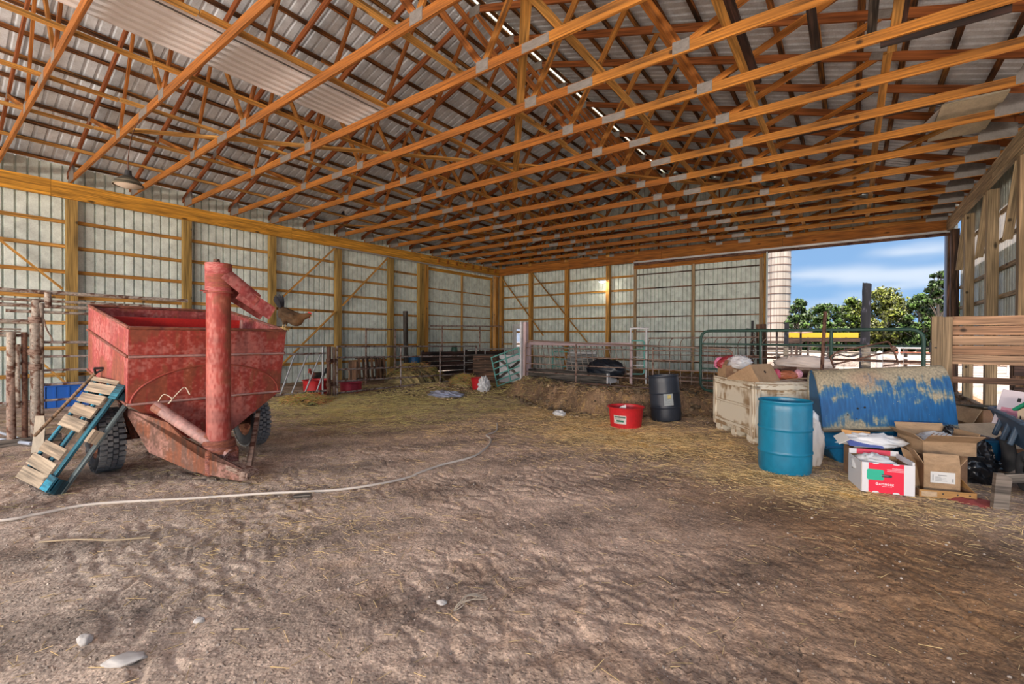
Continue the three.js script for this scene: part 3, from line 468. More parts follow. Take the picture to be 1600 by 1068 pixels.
// grain scoop behind the pallet
{
  const s = thing('scoop_shovel', 'worn scoop shovel with a black grip, propped behind the leaning pallet', 'shovel', [-8.42, 0.02, -1.02]);
  const a = V(0.02, 0.30, 0.0), b = V(1.0, 1.13, -0.40);
  const g = new THREE.PlaneGeometry(0.30, 0.48, 10, 14), pp = g.attributes.position;
  for (let i = 0; i < pp.count; i++) { const x = pp.getX(i), y = pp.getY(i), w = 1 - 0.5 * Math.max(0, (0.24 - y - 0.30) / 0.2); pp.setXYZ(i, x * (y > 0.1 ? 1 - (y - 0.1) * 1.6 : 1), y, 0.9 * x * x + 0.25 * Math.max(0, y) ** 2); }
  const kk = new Kit().add(g, [0, 0, 0]).add(g, [0, 0, -0.006]); const bl = part('blade', kk.out(), std(RGB(0.42, 0.35, 0.26), { map: mapSpeck, roughness: 0.6 }), s, [-0.10, 0.29, -0.07], [-0.12, 0.22, 0.10]); bl.geometry.computeVertexNormals();
  pipe('shaft', a, b, 0.019, std(RGB(0.34, 0.21, 0.12), { map: mapGrain }), s);
  const d = b.clone().sub(a).normalize(), gp = b.clone().add(d.clone().multiplyScalar(0.10));
  part('grip', new Kit().pipe(b.toArray(), b.clone().add(d.clone().multiplyScalar(0.09)).add(V(0, 0, 0.05)).toArray(), 0.012).pipe(b.toArray(), b.clone().add(d.clone().multiplyScalar(0.09)).add(V(0, 0, -0.05)).toArray(), 0.012).pipe(gp.clone().add(V(0, 0, 0.06)).toArray(), gp.clone().add(V(0, 0, -0.06)).toArray(), 0.015).out(), M.black, s);
}
// brown hen on the cart's rim
function birdBody(list, cell, col) { // list: [a, b, ra, rb] tapered capsules joined smoothly
  const lo = V(1e9, 1e9, 1e9), hi = V(-1e9, -1e9, -1e9); for (const [a, b, ra, rb] of list) for (const [p, r] of [[a, ra], [b, rb]]) { lo.min(V(p[0] - r - 0.04, p[1] - r - 0.04, p[2] - r - 0.04)); hi.max(V(p[0] + r + 0.04, p[1] + r + 0.04, p[2] + r + 0.04)); }
  const size = Math.max(hi.x - lo.x, hi.y - lo.y, hi.z - lo.z), n = Math.min(90, Math.ceil(size / cell)), mc = new MarchingCubes(n, new THREE.MeshBasicMaterial(), false, false, 120000), half = size / 2, ctr = lo.clone().add(hi).multiplyScalar(0.5);
  mc.isolation = 0; const p = V(), ab = V(), ap = V(), k = 0.018;
  for (let z = 0; z < n; z++) for (let y = 0; y < n; y++) for (let x = 0; x < n; x++) {
    p.set((x - n / 2) / (n / 2) * half + ctr.x, (y - n / 2) / (n / 2) * half + ctr.y, (z - n / 2) / (n / 2) * half + ctr.z); let d = 1e3;
    for (const [a, b, ra, rb] of list) { ab.set(b[0] - a[0], b[1] - a[1], b[2] - a[2]); ap.set(p.x - a[0], p.y - a[1], p.z - a[2]); const t = clamp(ap.dot(ab) / Math.max(1e-9, ab.lengthSq()), 0, 1), q = ap.addScaledVector(ab, -t).length() - lerp(ra, rb, t), h = Math.max(k - Math.abs(d - q), 0) / k; d = Math.min(d, q) - h * h * k * 0.25; }
    mc.field[z * n * n + y * n + x] = -d;
  }
  mc.update(); const g = new THREE.BufferGeometry(), cnt = mc.count, src = mc.positionArray, nn = mc.normalArray, pos = new Float32Array(cnt * 3), nor = new Float32Array(cnt * 3), c = new Float32Array(cnt * 3);
  for (let i = 0; i < cnt; i++) { const P = V(src[i * 3] * half + ctr.x, src[i * 3 + 1] * half + ctr.y, src[i * 3 + 2] * half + ctr.z), C = col(P); pos.set([P.x, P.y, P.z], i * 3); nor.set([nn[i * 3], nn[i * 3 + 1], nn[i * 3 + 2]], i * 3); c.set(C, i * 3); }
  g.setAttribute('position', new THREE.BufferAttribute(pos, 3)); g.setAttribute('normal', new THREE.BufferAttribute(nor, 3)); g.setAttribute('color', new THREE.BufferAttribute(c, 3)); const G = toCreasedNormals(mergeVertices(g.deleteAttribute('normal') && g, 1e-4), 1.2); return G;
}
const feather = (L, w) => { const g = new THREE.SphereGeometry(1, 8, 6); g.scale(L / 2, w / 2, 0.006); g.translate(L / 2, 0, 0); return g; };
function hen(name, label, pos, turn, pitch, cols, comb, group) { // faces +x
  const t = thing(name, label, 'hen', pos, 0, group); t.rotation.order = 'YXZ'; t.rotation.set(0, turn, pitch);
  const [body, neck, tail] = cols, vm = new THREE.MeshStandardMaterial({ vertexColors: true, roughness: 0.85 });
  part('body', birdBody([[[-0.10, 0.19, 0], [0.08, 0.19, 0], 0.085, 0.095], [[-0.16, 0.23, 0], [-0.05, 0.2, 0], 0.04, 0.08], [[0.10, 0.22, 0], [0.19, 0.30, 0], 0.065, 0.034], [[0.19, 0.31, 0], [0.215, 0.325, 0], 0.032, 0.024], [[-0.05, 0.12, 0.04], [-0.03, 0.07, 0.04], 0.035, 0.016], [[-0.05, 0.12, -0.04], [-0.03, 0.07, -0.04], 0.035, 0.016], [[-0.10, 0.20, 0.075], [0.05, 0.21, 0.08], 0.03, 0.04], [[-0.10, 0.20, -0.075], [0.05, 0.21, -0.08], 0.03, 0.04]], 0.011, (P) => { const k = sstep(P.x + P.y * 0.4, 0.14, 0.26), f = 0.8 + 0.4 * noise(P.x * 45, P.y * 60, P.z * 60); return [0, 1, 2].map((i) => lerp(body[i], neck[i], k) * f); }), vm, t);
  const dark = std(RGB(...tail)), k = new Kit(); for (let i = 0; i < 9; i++) k.add(feather(0.17 + 0.02 * (i % 3), 0.045), [-0.15, 0.235, (i - 4) * 0.010], [(i - 4) * 0.1, (i - 4) * 0.07, Math.PI - 0.55 - (i % 3) * 0.22]); part('tail', k.out(), dark, t);
  const skin = std(RGB(0.55, 0.05, 0.04)), horn = std(RGB(0.62, 0.42, 0.16));
  const ck = new Kit(); for (let i = 0; i < 4; i++) ck.add(new THREE.SphereGeometry(0.012 * comb, 8, 6), [0.185 + i * 0.013, 0.350 + 0.004 * comb - Math.abs(i - 1.5) * 0.003, 0], [0, 0, 0], [1, 1.3, 0.4]); ck.add(new THREE.SphereGeometry(0.011 * comb, 8, 6), [0.232, 0.29, 0], [0, 0, 0], [0.7, 1.4, 0.6]); part('comb', ck.out(), skin, t);
  part('beak', new THREE.ConeGeometry(0.010, 0.032, 8), horn, t, [0.25, 0.318, 0], [0, 0, -Math.PI / 2 - 0.25]);
  for (const s of [1, -1]) { part('eye', new THREE.SphereGeometry(0.0055, 8, 6), M.black, t, [0.215, 0.332, s * 0.023]); part('leg', new Kit().pipe([-0.03, 0.08, s * 0.04], [-0.02, 0.008, s * 0.04], 0.007, 6).pipe([-0.02, 0.008, s * 0.04], [0.04, 0.005, s * 0.04], 0.006, 6).pipe([-0.02, 0.008, s * 0.04], [0.03, 0.005, s * 0.065], 0.006, 6).pipe([-0.02, 0.008, s * 0.04], [0.03, 0.005, s * 0.015], 0.006, 6).pipe([-0.02, 0.008, s * 0.04], [-0.05, 0.005, s * 0.04], 0.006, 6).out(), horn, t); }
  return t;
}
hen('hen', 'brown hen with raised tail stooping on the red cart\'s rim', [-6.27, 1.712, -3.165], 0.70, -0.45, [[0.105, 0.055, 0.02], [0.17, 0.08, 0.025], [0.035, 0.032, 0.035]], 0.8);
// ---------------------------------------------------------------- pens: gates, panels, tubs
M.pipePaint = std(RGB(0.60, 0.56, 0.50), { map: mapRust, roughness: 0.75 });
M.pipeGrey = std(RGB(0.62, 0.58, 0.58), { map: mapRust, roughness: 0.7, metalness: 0.15 });
M.green = std(RGB(0.030, 0.085, 0.062), { map: mapSpeck, roughness: 0.55 });
M.mint = std(RGB(0.16, 0.46, 0.40), { map: mapSpeck, roughness: 0.6 });
M.tubRed = std(RGB(0.66, 0.022, 0.028), { roughness: 0.4, map: mapSpeck });
M.tubPink = std(RGB(0.62, 0.05, 0.09), { roughness: 0.5, map: mapSpeck });
M.whitePaint = std(RGB(0.80, 0.79, 0.79), { map: mapSpeck, roughness: 0.6 });
M.pinkRail = std(RGB(0.62, 0.45, 0.45), { map: mapSpeck, roughness: 0.6 });
M.straw = std(RGB(0.50, 0.36, 0.14), { roughness: 0.95 });
// gate between two base points: rails at heights (left,right), uprights at fractions
function gate(name, label, cat, A, B, rails, ups, r, m, group) {
  const t = thing(name, label, cat, A, 0, group), d = V(B[0] - A[0], B[1] - A[1], B[2] - A[2]), at = (f, y) => [d.x * f, d.y * f + y, d.z * f];
  for (const [a, b, rad] of rails) pipe('rail', at(0, a), at(1, b ?? a), rad ?? r, m, t, 8);
  for (const [f, lo, hi, rad] of ups) pipe('upright', at(f, lo), at(f, hi), rad ?? r, m, t, 8);
  return t;
}
{ // cattle head gate and rails on the left
  const x = -9.8, t = thing('cattle_headgate', 'rusty pipe headgate with chipped paint beside the left wall', 'headgate', [x, 0, 0]);
  for (const [y, z1, z2, r] of [[2.27, -0.2, -3.15, 0.030], [2.14, -0.2, -2.6, 0.022], [2.06, -0.2, -1.95, 0.028], [1.97, -0.9, -1.95, 0.022], [1.82, -0.2, -1.24, 0.034], [1.71, -0.2, -1.05, 0.014], [1.67, -0.2, -1.05, 0.012], [1.62, -0.2, -1.15, 0.026], [1.51, -1.26, -2.3, 0.020], [1.29, -1.26, -2.3, 0.018], [1.08, -1.26, -2.3, 0.018], [0.86, -1.26, -2.3, 0.020], [0.63, -0.2, -2.3, 0.020], [1.38, -0.98, -1.2, 0.045], [1.20, -0.98, -1.2, 0.022]]) pipe('rail', [0, y, z1], [rr(-0.03, 0.03), y - 0.01, z2], r, y === 1.38 ? M.rust : y > 1.6 ? M.pipePaint : M.pipeGrey, t);
  for (const [z, y1, y2, r, m] of [[-0.95, 1.08, 1.66, 0.048, M.pipePaint], [-0.95, -0.03, 1.10, 0.050, M.rust], [-1.015, 0.55, 1.48, 0.030, M.pipePaint], [-1.085, -0.03, 1.66, 0.034, M.rustDark], [-1.195, 0.05, 1.84, 0.058, M.pipePaint], [-1.20, 0.05, 0.95, 0.062, M.rust], [-1.255, 0.35, 2.10, 0.034, M.pipePaint], [-1.205, 1.80, 2.14, 0.050, M.pipePaint], [-1.33, 2.03, 2.27, 0.040, M.pipePaint]]) pipe('upright', [0.02, y1, z], [0.02 + rr(-0.02, 0.02), y2, z], r, m, t, 14);
  for (const [y, z] of [[1.84, -1.195], [1.36, -1.19], [1.14, -1.195]]) part('clamp', new THREE.CylinderGeometry(0.075, 0.075, 0.09, 16), M.rust, t, [0.02, y, z]);
  part('latch_rope', tube([[0.05, 1.86, -1.28], [0.08, 1.70, -1.31], [0.07, 1.58, -1.36], [0.08, 1.52, -1.37]], 0.010, 30, 6), M.rust, t);
  part('foot_rail', board(0.10, 0.10, 0.7), M.grey[0], t, [0.02, 0.05, -1.12]);
}
{ const c = thing('crate', 'bright blue plastic crate by the left wall behind the headgate rails', 'crate', [-14.4, 0, -2.25], Math.PI / 2);
  const m = std(RGB(0.02, 0.13, 0.52), { roughness: 0.45 }); part('body', new Kit().add(new THREE.BoxGeometry(0.74, 0.50, 0.02), [0, 0.26, 0.24]).add(new THREE.BoxGeometry(0.74, 0.50, 0.02), [0, 0.26, -0.24]).add(new THREE.BoxGeometry(0.02, 0.50, 0.5), [0.36, 0.26, 0]).add(new THREE.BoxGeometry(0.02, 0.50, 0.5), [-0.36, 0.26, 0]).add(new THREE.BoxGeometry(0.72, 0.02, 0.48), [0, 0.02, 0]).out(), m, c);
  part('rim', new Kit().add(new RoundedBoxGeometry(0.79, 0.05, 0.05, 2, 0.015), [0, 0.50, 0.255]).add(new RoundedBoxGeometry(0.79, 0.05, 0.05, 2, 0.015), [0, 0.50, -0.255]).add(new RoundedBoxGeometry(0.05, 0.05, 0.55, 2, 0.015), [0.37, 0.50, 0]).add(new RoundedBoxGeometry(0.05, 0.05, 0.55, 2, 0.015), [-0.37, 0.50, 0]).out(), m, c);
  for (const x of [-0.22, 0, 0.22]) part('rib', new THREE.BoxGeometry(0.03, 0.46, 0.02), m, c, [x, 0.25, 0.255]);
}
{ const t = thing('aluminium_tubing', 'pale aluminium pipe frame lying flat on the floor near the headgate', 'pipe frame', [-9.9, 0.045, -1.02]); const m = std(RGB(0.55, 0.60, 0.70), { metalness: 0.5, roughness: 0.4 });
  pipe('rail', [-0.6, 0, 0.25], [0.42, 0, -0.10], 0.028, m, t); pipe('rail', [-1.0, 0.02, 0.10], [-0.1, 0.02, -0.02], 0.02, m, t); }
// slant-bar feed gate between cart and post
{ const t = thing('feed_gate', 'galvanised slant-bar feed gate behind the red cart', 'gate', [-11.15, 0, -5.3]);
  pipe('rail', [0, 1.37, 0], [0, 1.36, -1.40], 0.022, M.galv, t); pipe('rail', [0, 1.18, 0], [0, 1.18, -1.42], 0.026, M.pipeGrey, t); pipe('rail', [0, 0.19, 0], [0, 0.19, -1.42], 0.030, M.pipeGrey, t);
  for (const [a, b] of [[-0.25, -0.1], [-0.58, -0.22], [-0.92, -0.50], [-1.27, -0.85], [-1.38, -1.17]]) pipe('slant_bar', [0, a < -1.3 ? 0.75 : 1.17, a], [0, 0.2, b], 0.02, M.galv, t);
  pipe('upright', [0, 0.03, -1.33], [0, 1.37, -1.33], 0.026, M.galv, t); pipe('leg', [0, -0.02, -0.50], [0, 0.2, -0.52], 0.018, M.mint, t); }
for (const [z, h, r, label] of [[-6.79, 1.38, 0.055, 'brown pipe gate post nearest the slant-bar feed gate'], [-6.94, 1.36, 0.04, 'thin rusty pipe gate post at the long gate\'s hinge end']]) { const p = thing('gate_post', label, 'post', [-11.12, 0, z]); part('post', new THREE.CylinderGeometry(r, r, h, 12), r > 0.05 ? M.rustDark : M.rust, p, [0, h / 2 - 0.02, 0]); for (const y of [0.35, 0.98]) part('hinge', new THREE.CylinderGeometry(r + 0.018, r + 0.018, 0.10, 12), M.rustDark, p, [0, y, 0]); }
gate('pipe_gate', 'long pinkish five-rail pipe gate across the left pen', 'gate', [-11.1, 0, -7.02], [-11.6, 0, -13.3], [[1.36, 1.29], [1.06, 0.92], [0.73, 0.58], [0.41, 0.25], [0.10, 0.04]], [[0, 0.0, 1.37], [0.37, 0.05, 1.34], [0.665, 0.05, 1.32], [1, -0.02, 1.30, 0.034]], 0.026, M.pipeGrey);
// round feed tubs
function tub(name, label, pos, R, h, m, group, r2 = 0.80) {
  const t = thing(name, label, 'tub', pos, 0, group); const rb = R * r2;
  part('bowl', lathe([[0.001, 0.012], [rb - 0.02, 0.012], [rb, 0.0], [rb + 0.004, 0.0], [lerp(rb, R, 0.5), h * 0.5], [R - 0.006, h - 0.02], [R + 0.022, h - 0.014], [R + 0.026, h], [R + 0.004, h + 0.004], [R - 0.012, h - 0.01], [lerp(rb, R, 0.5) - 0.012, h * 0.5], [rb - 0.01, 0.022], [0.001, 0.022]], 48), m, t); return t;
}
tub('feed_tub', 'deep red feed tub behind the slant-bar feed gate', [-11.72, 0.02, -6.78], 0.34, 0.42, M.tubRed, null, 0.92);
tub('feed_tub', 'pinkish red feed tub lying low behind the long pipe gate', [-11.85, -0.02, -7.95], 0.31, 0.30, M.tubPink, null, 0.95);
tub('feed_tub', 'small bright red feed tub by the far end of the long gate', [-8.98, 0.0, -10.42], 0.245, 0.40, M.tubRed, null, 0.74);
{ const t = tub('feed_tub', 'bright red feed tub with a paper label, beside the black barrel', [-3.28, -0.01, -7.93], 0.315, 0.375, M.tubRed, null, 0.86);
  const c = document.createElement('canvas'); c.width = 256; c.height = 192; const x = c.getContext('2d'); x.fillStyle = '#cfcac0'; x.fillRect(0, 0, 256, 192); x.fillStyle = '#5a6d62'; x.fillRect(14, 16, 228, 40); x.fillStyle = '#1f6b52'; x.fillRect(60, 104, 150, 44); x.fillStyle = '#555'; for (let i = 0; i < 5; i++) x.fillRect(18 + (i % 2) * 6, 66 + i * 7, 200 - i * 18, 3); for (let i = 0; i < 4; i++) x.fillRect(18, 154 + i * 8, 210 - i * 30, 3);
  reseed(5); for (let i = 0; i < 60; i++) { x.fillStyle = `rgba(120,60,50,${rr(0.05, 0.3)})`; x.fillRect(rr(0, 256), rr(0, 192), rr(4, 30), rr(3, 14)); }
  const tx = new THREE.CanvasTexture(c); tx.colorSpace = THREE.SRGBColorSpace; const g = new THREE.CylinderGeometry(0.303, 0.287, 0.15, 16, 1, true, -0.40, 0.80); part('label', g, std(0xffffff, { map: tx, roughness: 0.7, side: THREE.DoubleSide }), t, [0, 0.165, 0], [0, 0.02, 0]);
  part('paper_scrap', plate([[-0.1, 0, 0], [0.08, 0.02, 0.02], [0.06, 0.10, -0.02], [-0.04, 0.06, -0.03]], 0.004), std(RGB(0.75, 0.68, 0.68)), t, [-0.06, 0.30, 0.02]); }
hen('rooster', 'dark rooster with a big red comb standing at the deep red tub', [-12.12, 0.33, -7.05], -1.9, 0, [[0.03, 0.025, 0.02], [0.22, 0.04, 0.02], [0.02, 0.02, 0.022]], 2.0);
// crumpled bags and sacks
function crumple(rx, ry, rz, seed, amp = 0.25, n = 36) { const g = mergeVertices(new THREE.SphereGeometry(1, n, Math.round(n * 0.7)).deleteAttribute('uv')), p = g.attributes.position; for (let i = 0; i < p.count; i++) { const x = p.getX(i), y = p.getY(i), z = p.getZ(i), f = 1 + amp * (1 - 2 * Math.abs(perlin.noise(x * 2 + seed, y * 2, z * 2))) * 0.6 + amp * 0.7 * (Math.abs(perlin.noise(x * 5 + seed, y * 5, z * 5 + 3)) - 0.2); p.setXYZ(i, x * rx * f, Math.max(y, -0.75) * ry * f, z * rz * f); } g.computeVertexNormals(); g.setAttribute('uv', new THREE.Float32BufferAttribute(new Float32Array(p.count * 2), 2)); return g; }
M.clearBag = new THREE.MeshPhysicalMaterial({ color: 0xf2f2f2, roughness: 0.25, transmission: 0.45, thickness: 0 });
M.whiteBag = std(RGB(0.72, 0.71, 0.70), { roughness: 0.5 });
solo('plastic_bag', 'crumpled whitish plastic bag against the small red tub', 'bag', crumple(0.10, 0.20, 0.15, 3, 1.0, 44), M.whiteBag, [-8.66, 0.17, -10.28]);
solo('plastic_bag', 'flat bluish plastic bag trodden into the dirt before the small tub', 'bag', crumple(0.34, 0.06, 0.22, 9, 1.3, 44), std(RGB(0.42, 0.44, 0.55), { roughness: 0.4 }), [-8.9, 0.04, -8.95]);
// hay heaps
function heap(rx, h, rz, seed, n = 40) { const g = new THREE.PlaneGeometry(2, 2, n, n); g.rotateX(-Math.PI / 2); const p = g.attributes.position, c = new Float32Array(p.count * 3); for (let i = 0; i < p.count; i++) { const x = p.getX(i), z = p.getZ(i), r = Math.min(1, Math.hypot(x, z)), y = h * Math.pow(1 - r * r, 0.6) * (1 + 0.5 * fbm(x * 3 + seed, z * 3, 3)) + 0.05 * fbm(x * 14 + seed, z * 14, 2) - 0.04; p.setXYZ(i, x * rx, y, z * rz); const k = 0.8 + 0.7 * fbm(x * 12, z * 3 + seed, 3); c.set([0.78 * k, 0.60 * k, 0.27 * k], i * 3); } g.setAttribute('color', new THREE.BufferAttribute(c, 3)); g.computeVertexNormals(); return g; }
M.heap = std(0xffffff, { vertexColors: true, map: mapRough, bumpMap: mapRough, bumpScale: 0.02, roughness: 1 });
function hayHeap(label, pos, rx, h, rz, seed) { const t = thing('hay_heap', label, 'hay', pos); part('mound', heap(rx, h, rz, seed), M.heap, t); reseed(seed * 31 + 1); const im = new THREE.InstancedMesh(new THREE.BoxGeometry(0.004, 0.004, 0.26), M.straw, 900), m4 = new THREE.Matrix4(), q = new THREE.Quaternion(); for (let i = 0; i < 900; i++) { const a = rr(0, 6.283), r = Math.sqrt(rnd()) * 0.95; q.setFromEuler(new THREE.Euler(rr(-0.7, 0.7), rr(0, 6.28), 0)); m4.compose(V(Math.cos(a) * r * rx, h * Math.pow(1 - r * r, 0.6) + rr(-0.01, 0.05), Math.sin(a) * r * rz), q, V(rr(0.7, 2), 1, rr(0.5, 1.3))); im.setMatrixAt(i, m4); im.setColorAt(i, new THREE.Color().setRGB(rr(0.6, 1.5), rr(0.6, 1.4), rr(0.5, 1.2))); } im.name = 'strand'; im.userData.kind = 'stuff'; shade(im); t.add(im); }
hayHeap('large hay heap inside the left pen, behind the long gate', [-12.75, 0.0, -11.2], 1.25, 0.66, 0.95, 1);
hayHeap('small hay heap just left of the small red tub', [-9.75, 0.0, -10.6], 0.55, 0.42, 0.4, 2);
hayHeap('low dark hay heap under the slant-bar feed gate', [-10.6, 0.0, -5.9], 0.9, 0.16, 0.55, 3);
// far left clutter
{ const t = thing('barrel', 'blue plastic barrel standing far back beside the left sliding door', 'barrel', [-14.55, 0, -12.75]); drumParts(t, 0.26, 0.80, std(RGB(0.02, 0.14, 0.33), { roughness: 0.45, map: mapSpeck })); }
function drumParts(t, R, H, m, open = false) {
  const pr = [[0.001, 0.01], [R * 0.90, 0.01], [R * 0.95, 0.0], [R * 0.97, 0.03], [R, 0.10 * H / 0.88]];
  for (const y of [0.30, 0.62]) pr.push([R, (y - 0.03) * H], [R * 1.0, (y - 0.022) * H], [R * 1.03, (y - 0.008) * H], [R * 1.03, (y + 0.008) * H], [R, (y + 0.022) * H]);
  pr.push([R, 0.86 * H], [R * 0.985, 0.93 * H], [R * 0.97, 0.965 * H], [R * 1.01, 0.972 * H], [R * 1.015, 0.996 * H], [R * 0.985, H]);
  if (open) pr.push([R * 0.955, 0.99 * H], [R * 0.95, 0.9 * H], [R * 0.96, 0.04], [0.001, 0.03]); else pr.push([R * 0.95, 0.985 * H], [0.001, 0.985 * H]);
  part('shell', lathe(pr, 56), m, t);
}
{ const t = thing('post', 'bare square wooden post standing alone before the left wall', 'post', [-14.5, 0, -12.26]); part('post', board(0.14, 2.70, 0.14), M.grey[1], t, [0, 1.34, 0], [0, 0.3, 0.02]); }
{ const t = thing('pipe_stand', 'thin rusty pipe frame standing between the first and second bays of the left pen', 'pipe frame', [-13.25, 0, -9.47]); pipe('upright', [0, 0, 0], [0, 1.90, 0], 0.03, M.rust, t); pipe('upright', [0, 0, -1.24], [0, 1.92, -1.24], 0.025, M.rust, t); pipe('rail', [0, 1.90, 0.02], [0, 1.91, -1.26], 0.025, M.rust, t); }
{ const t = thing('slatted_crate', 'brown weathered slatted crate at the foot of the left wall', 'crate', [-14.35, 0, -10.3]); for (let i = 0; i < 7; i++) part('slat', board(0.03, 0.86, 0.09), pick(M.plank), t, [0.32, 0.47, 0.55 - i * 0.18], [0, 0, 0.10]); for (const y of [0.12, 0.5, 0.86]) part('rail', board(0.05, 0.08, 1.25), M.grey[0], t, [0.28 - y * 0.1, y, 0]); for (const z of [-0.58, 0.58]) part('side_board', board(0.55, 0.7, 0.03), M.plank[1], t, [0, 0.40, z]); }
{ const t = thing('board_partition', 'low dark board partition deep in the left pen', 'partition', [-13.6, 0, -12.3]); const d = V(0.86, 0, -4.4); for (let i = 0; i < 5; i++) beam('board', V(0, 0.15 + i * 0.20, 0), d.clone().setY(0.15 + i * 0.20), 0.035, 0.18, M.dark[i % 2], t); for (const f of [0.02, 0.5, 0.98]) part('stake', board(0.10, 1.1, 0.10), M.grey[0], t, [d.x * f - 0.08, 0.55, d.z * f]); }
gate('pipe_rack', 'tall thin pipe rack behind the low board partition', 'pipe frame', [-13.75, 0, -12.9], [-12.9, 0, -16.6], [[2.09, 2.16, 0.022]], [[0.15, 0.0, 2.10], [0.66, 0, 2.15, 0.035], [1, 0, 2.17]], 0.022, M.rust);
gate('galvanised_gate', 'low galvanised pipe panel beside the low board partition', 'gate', [-12.6, 0, -13.7], [-11.2, 0, -16.4], [[1.15], [0.9], [0.6]], [[0, 0, 1.2], [0.3, 0, 1.16], [0.6, 0, 1.16], [1, 0, 1.5]], 0.02, M.galv);
{ const t = thing('bucket', 'dark green bucket upside down on the low board partition', 'bucket', [-13.35, 1.03, -13.9]); part('bucket', lathe([[0.14, 0], [0.11, 0.26], [0.001, 0.26], [0.001, 0.25], [0.105, 0.25], [0.13, 0]], 28), std(RGB(0.02, 0.07, 0.05), { roughness: 0.5 }), t); part('handle', tube([[-0.14, 0.03, 0], [0, 0.02, 0.17], [0.14, 0.03, 0]], 0.004, 20, 5), M.galv, t); }
gate('mint_gate', 'mint green six-rail gate leaning askew beside the white post', 'gate', [-9.0, 0.05, -11.35], [-8.25, 0.22, -11.85], [[0.02], [0.20], [0.38], [0.57], [0.76], [0.95]].map(([a]) => [a, a - 0.03]), [[0, 0, 0.97], [0.5, 0, 0.96], [1, -0.05, 0.95]], 0.022, M.mint).rotation.set(0.12, 0, 0.35 * 0.5);
{ const t = thing('white_door', 'white braced door lying back behind the mint green gate', 'door panel', [-10.1, 0, -13.0], 0.7); part('panel', board(0.80, 1.0, 0.05), M.whitePaint, t, [0.3, 0.5, 0]); for (const a of [-0.7, 0.7]) part('brace', board(1.1, 0.09, 0.03), M.grey[1], t, [0.3, 0.5, 0.045], [0, 0, a]); }
{ const t = thing('feed_box', 'brown wooden feed box standing left of the mint green gate', 'feed box', [-11.2, 0, -13.1], 0.5); for (let i = 0; i < 5; i++) part('board', board(0.85, 0.18, 0.04), M.plank[i % 3], t, [0.2, 0.12 + i * 0.19, 0.3]); for (const x of [-0.22, 0.62]) part('side_board', board(0.04, 0.95, 0.6), M.plank[1], t, [x, 0.48, 0]); part('lid', board(0.9, 0.03, 0.66), M.grey[0], t, [0.2, 0.97, 0]); }
{ const t = thing('white_post', 'pair of tall white boards forming a post at the middle pen\'s corner', 'post', [-7.72, 0, -11.0]); part('board', board(0.05, 2.10, 0.14), M.whitePaint, t, [-0.07, 1.05, 0.02]); part('board', board(0.09, 2.08, 0.14), M.pinkRail, t, [0.06, 1.04, 0]); }
// panel along the front of the middle pen
{ const t = thing('rusty_gate', 'long rusty six-rail pipe panel along the manure bank', 'gate', [-7.60, 0, -10.9]), L = 5.55, rm = M.rust;
  const loop = bentPipe([[0, 0.02, 0], [0, 1.54, 0], [L, 1.38, 0], [L, 0.40, 0], [0, 0.40, 0]], 0.14, 0.020, 8); part('hoop_frame', loop, rm, t);
  for (const y of [0.63, 0.87, 1.10, 1.33]) pipe('rail', [0, y, 0], [L, y - 0.01, 0], 0.015, rm, t, 8);
  for (const f of [0.30, 0.68]) pipe('upright', [L * f, 0.36, 0], [L * f, 1.50 - 0.16 * f, 0], 0.02, rm, t, 8); }
// sheep feeder
{ const t = thing('slant_feeder', 'slant-bar sheep feeder with a pink top rail and wooden trough', 'feeder', [-8.35, 0.22, -12.2]), L = 3.45;
  part('top_rail', board(L, 0.10, 0.06), M.pinkRail, t, [L / 2, 1.22, 0]); part('lower_rail', board(L, 0.05, 0.05), M.pipeGrey, t, [L / 2, 0.40, 0]); pipe('end_post', [0, -0.1, 0], [0.02, 1.22, 0], 0.05, M.pinkRail, t); pipe('end_post', [L, -0.1, 0], [L, 1.22, 0], 0.04, M.pinkRail, t);
  for (let i = 0; i < 17; i++) pipe('slant_bar', [0.10 + i * 0.19, 1.20, 0], [0.27 + i * 0.19, 0.40, 0.0], 0.014, M.pipePaint, t, 8);
  part('trough_front', board(2.75, 0.26, 0.04), M.grey[0], t, [1.62, 0.28, 0.62]); part('trough_back', board(2.75, 0.26, 0.04), M.grey[1], t, [1.62, 0.28, 0.05]); part('trough_floor', board(2.75, 0.03, 0.55), M.grey[0], t, [1.62, 0.14, 0.33]); part('trough_end', board(0.04, 0.28, 0.60), M.whitePaint, t, [3.02, 0.28, 0.33]); part('trough_end', board(0.04, 0.28, 0.60), M.grey[1], t, [0.24, 0.28, 0.33]);
  for (const x of [0.5, 1.5, 2.7, 3.1]) for (const z of [0.08, 0.60]) pipe('leg', [x, -0.16, z], [x, 0.20, z], 0.018, M.galv, t, 6); }
solo('tarp', 'bunched black plastic tarp draped over the sheep feeder\'s trough', 'tarp', crumple(0.50, 0.26, 0.24, 17, 0.35), std(RGB(0.014, 0.018, 0.026), { roughness: 0.35 }), [-5.55, 0.72, -11.92]);
{ const t = thing('white_board', 'stained white board propped up behind the sheep feeder', 'board', [-6.9, 0.28, -13.0], 0.1); part('panel', board(1.0, 0.95, 0.03), std(RGB(0.62, 0.62, 0.60), { map: mapRough }), t, [0, 0.45, 0], [-0.2, 0, 0]); part('batten', board(0.95, 0.06, 0.02), M.galv, t, [0, 0.86, -0.06], [-0.2, 0, 0]); }
gate('mint_gate', 'small mint green pipe panel behind the sheep feeder\'s left half', 'gate', [-8.2, 0.3, -13.4], [-7.4, 0.3, -13.5], [[0.1], [0.35], [0.6], [0.85], [0.98]], [[0, 0, 1.0], [1, 0, 1.0]], 0.022, M.mint);
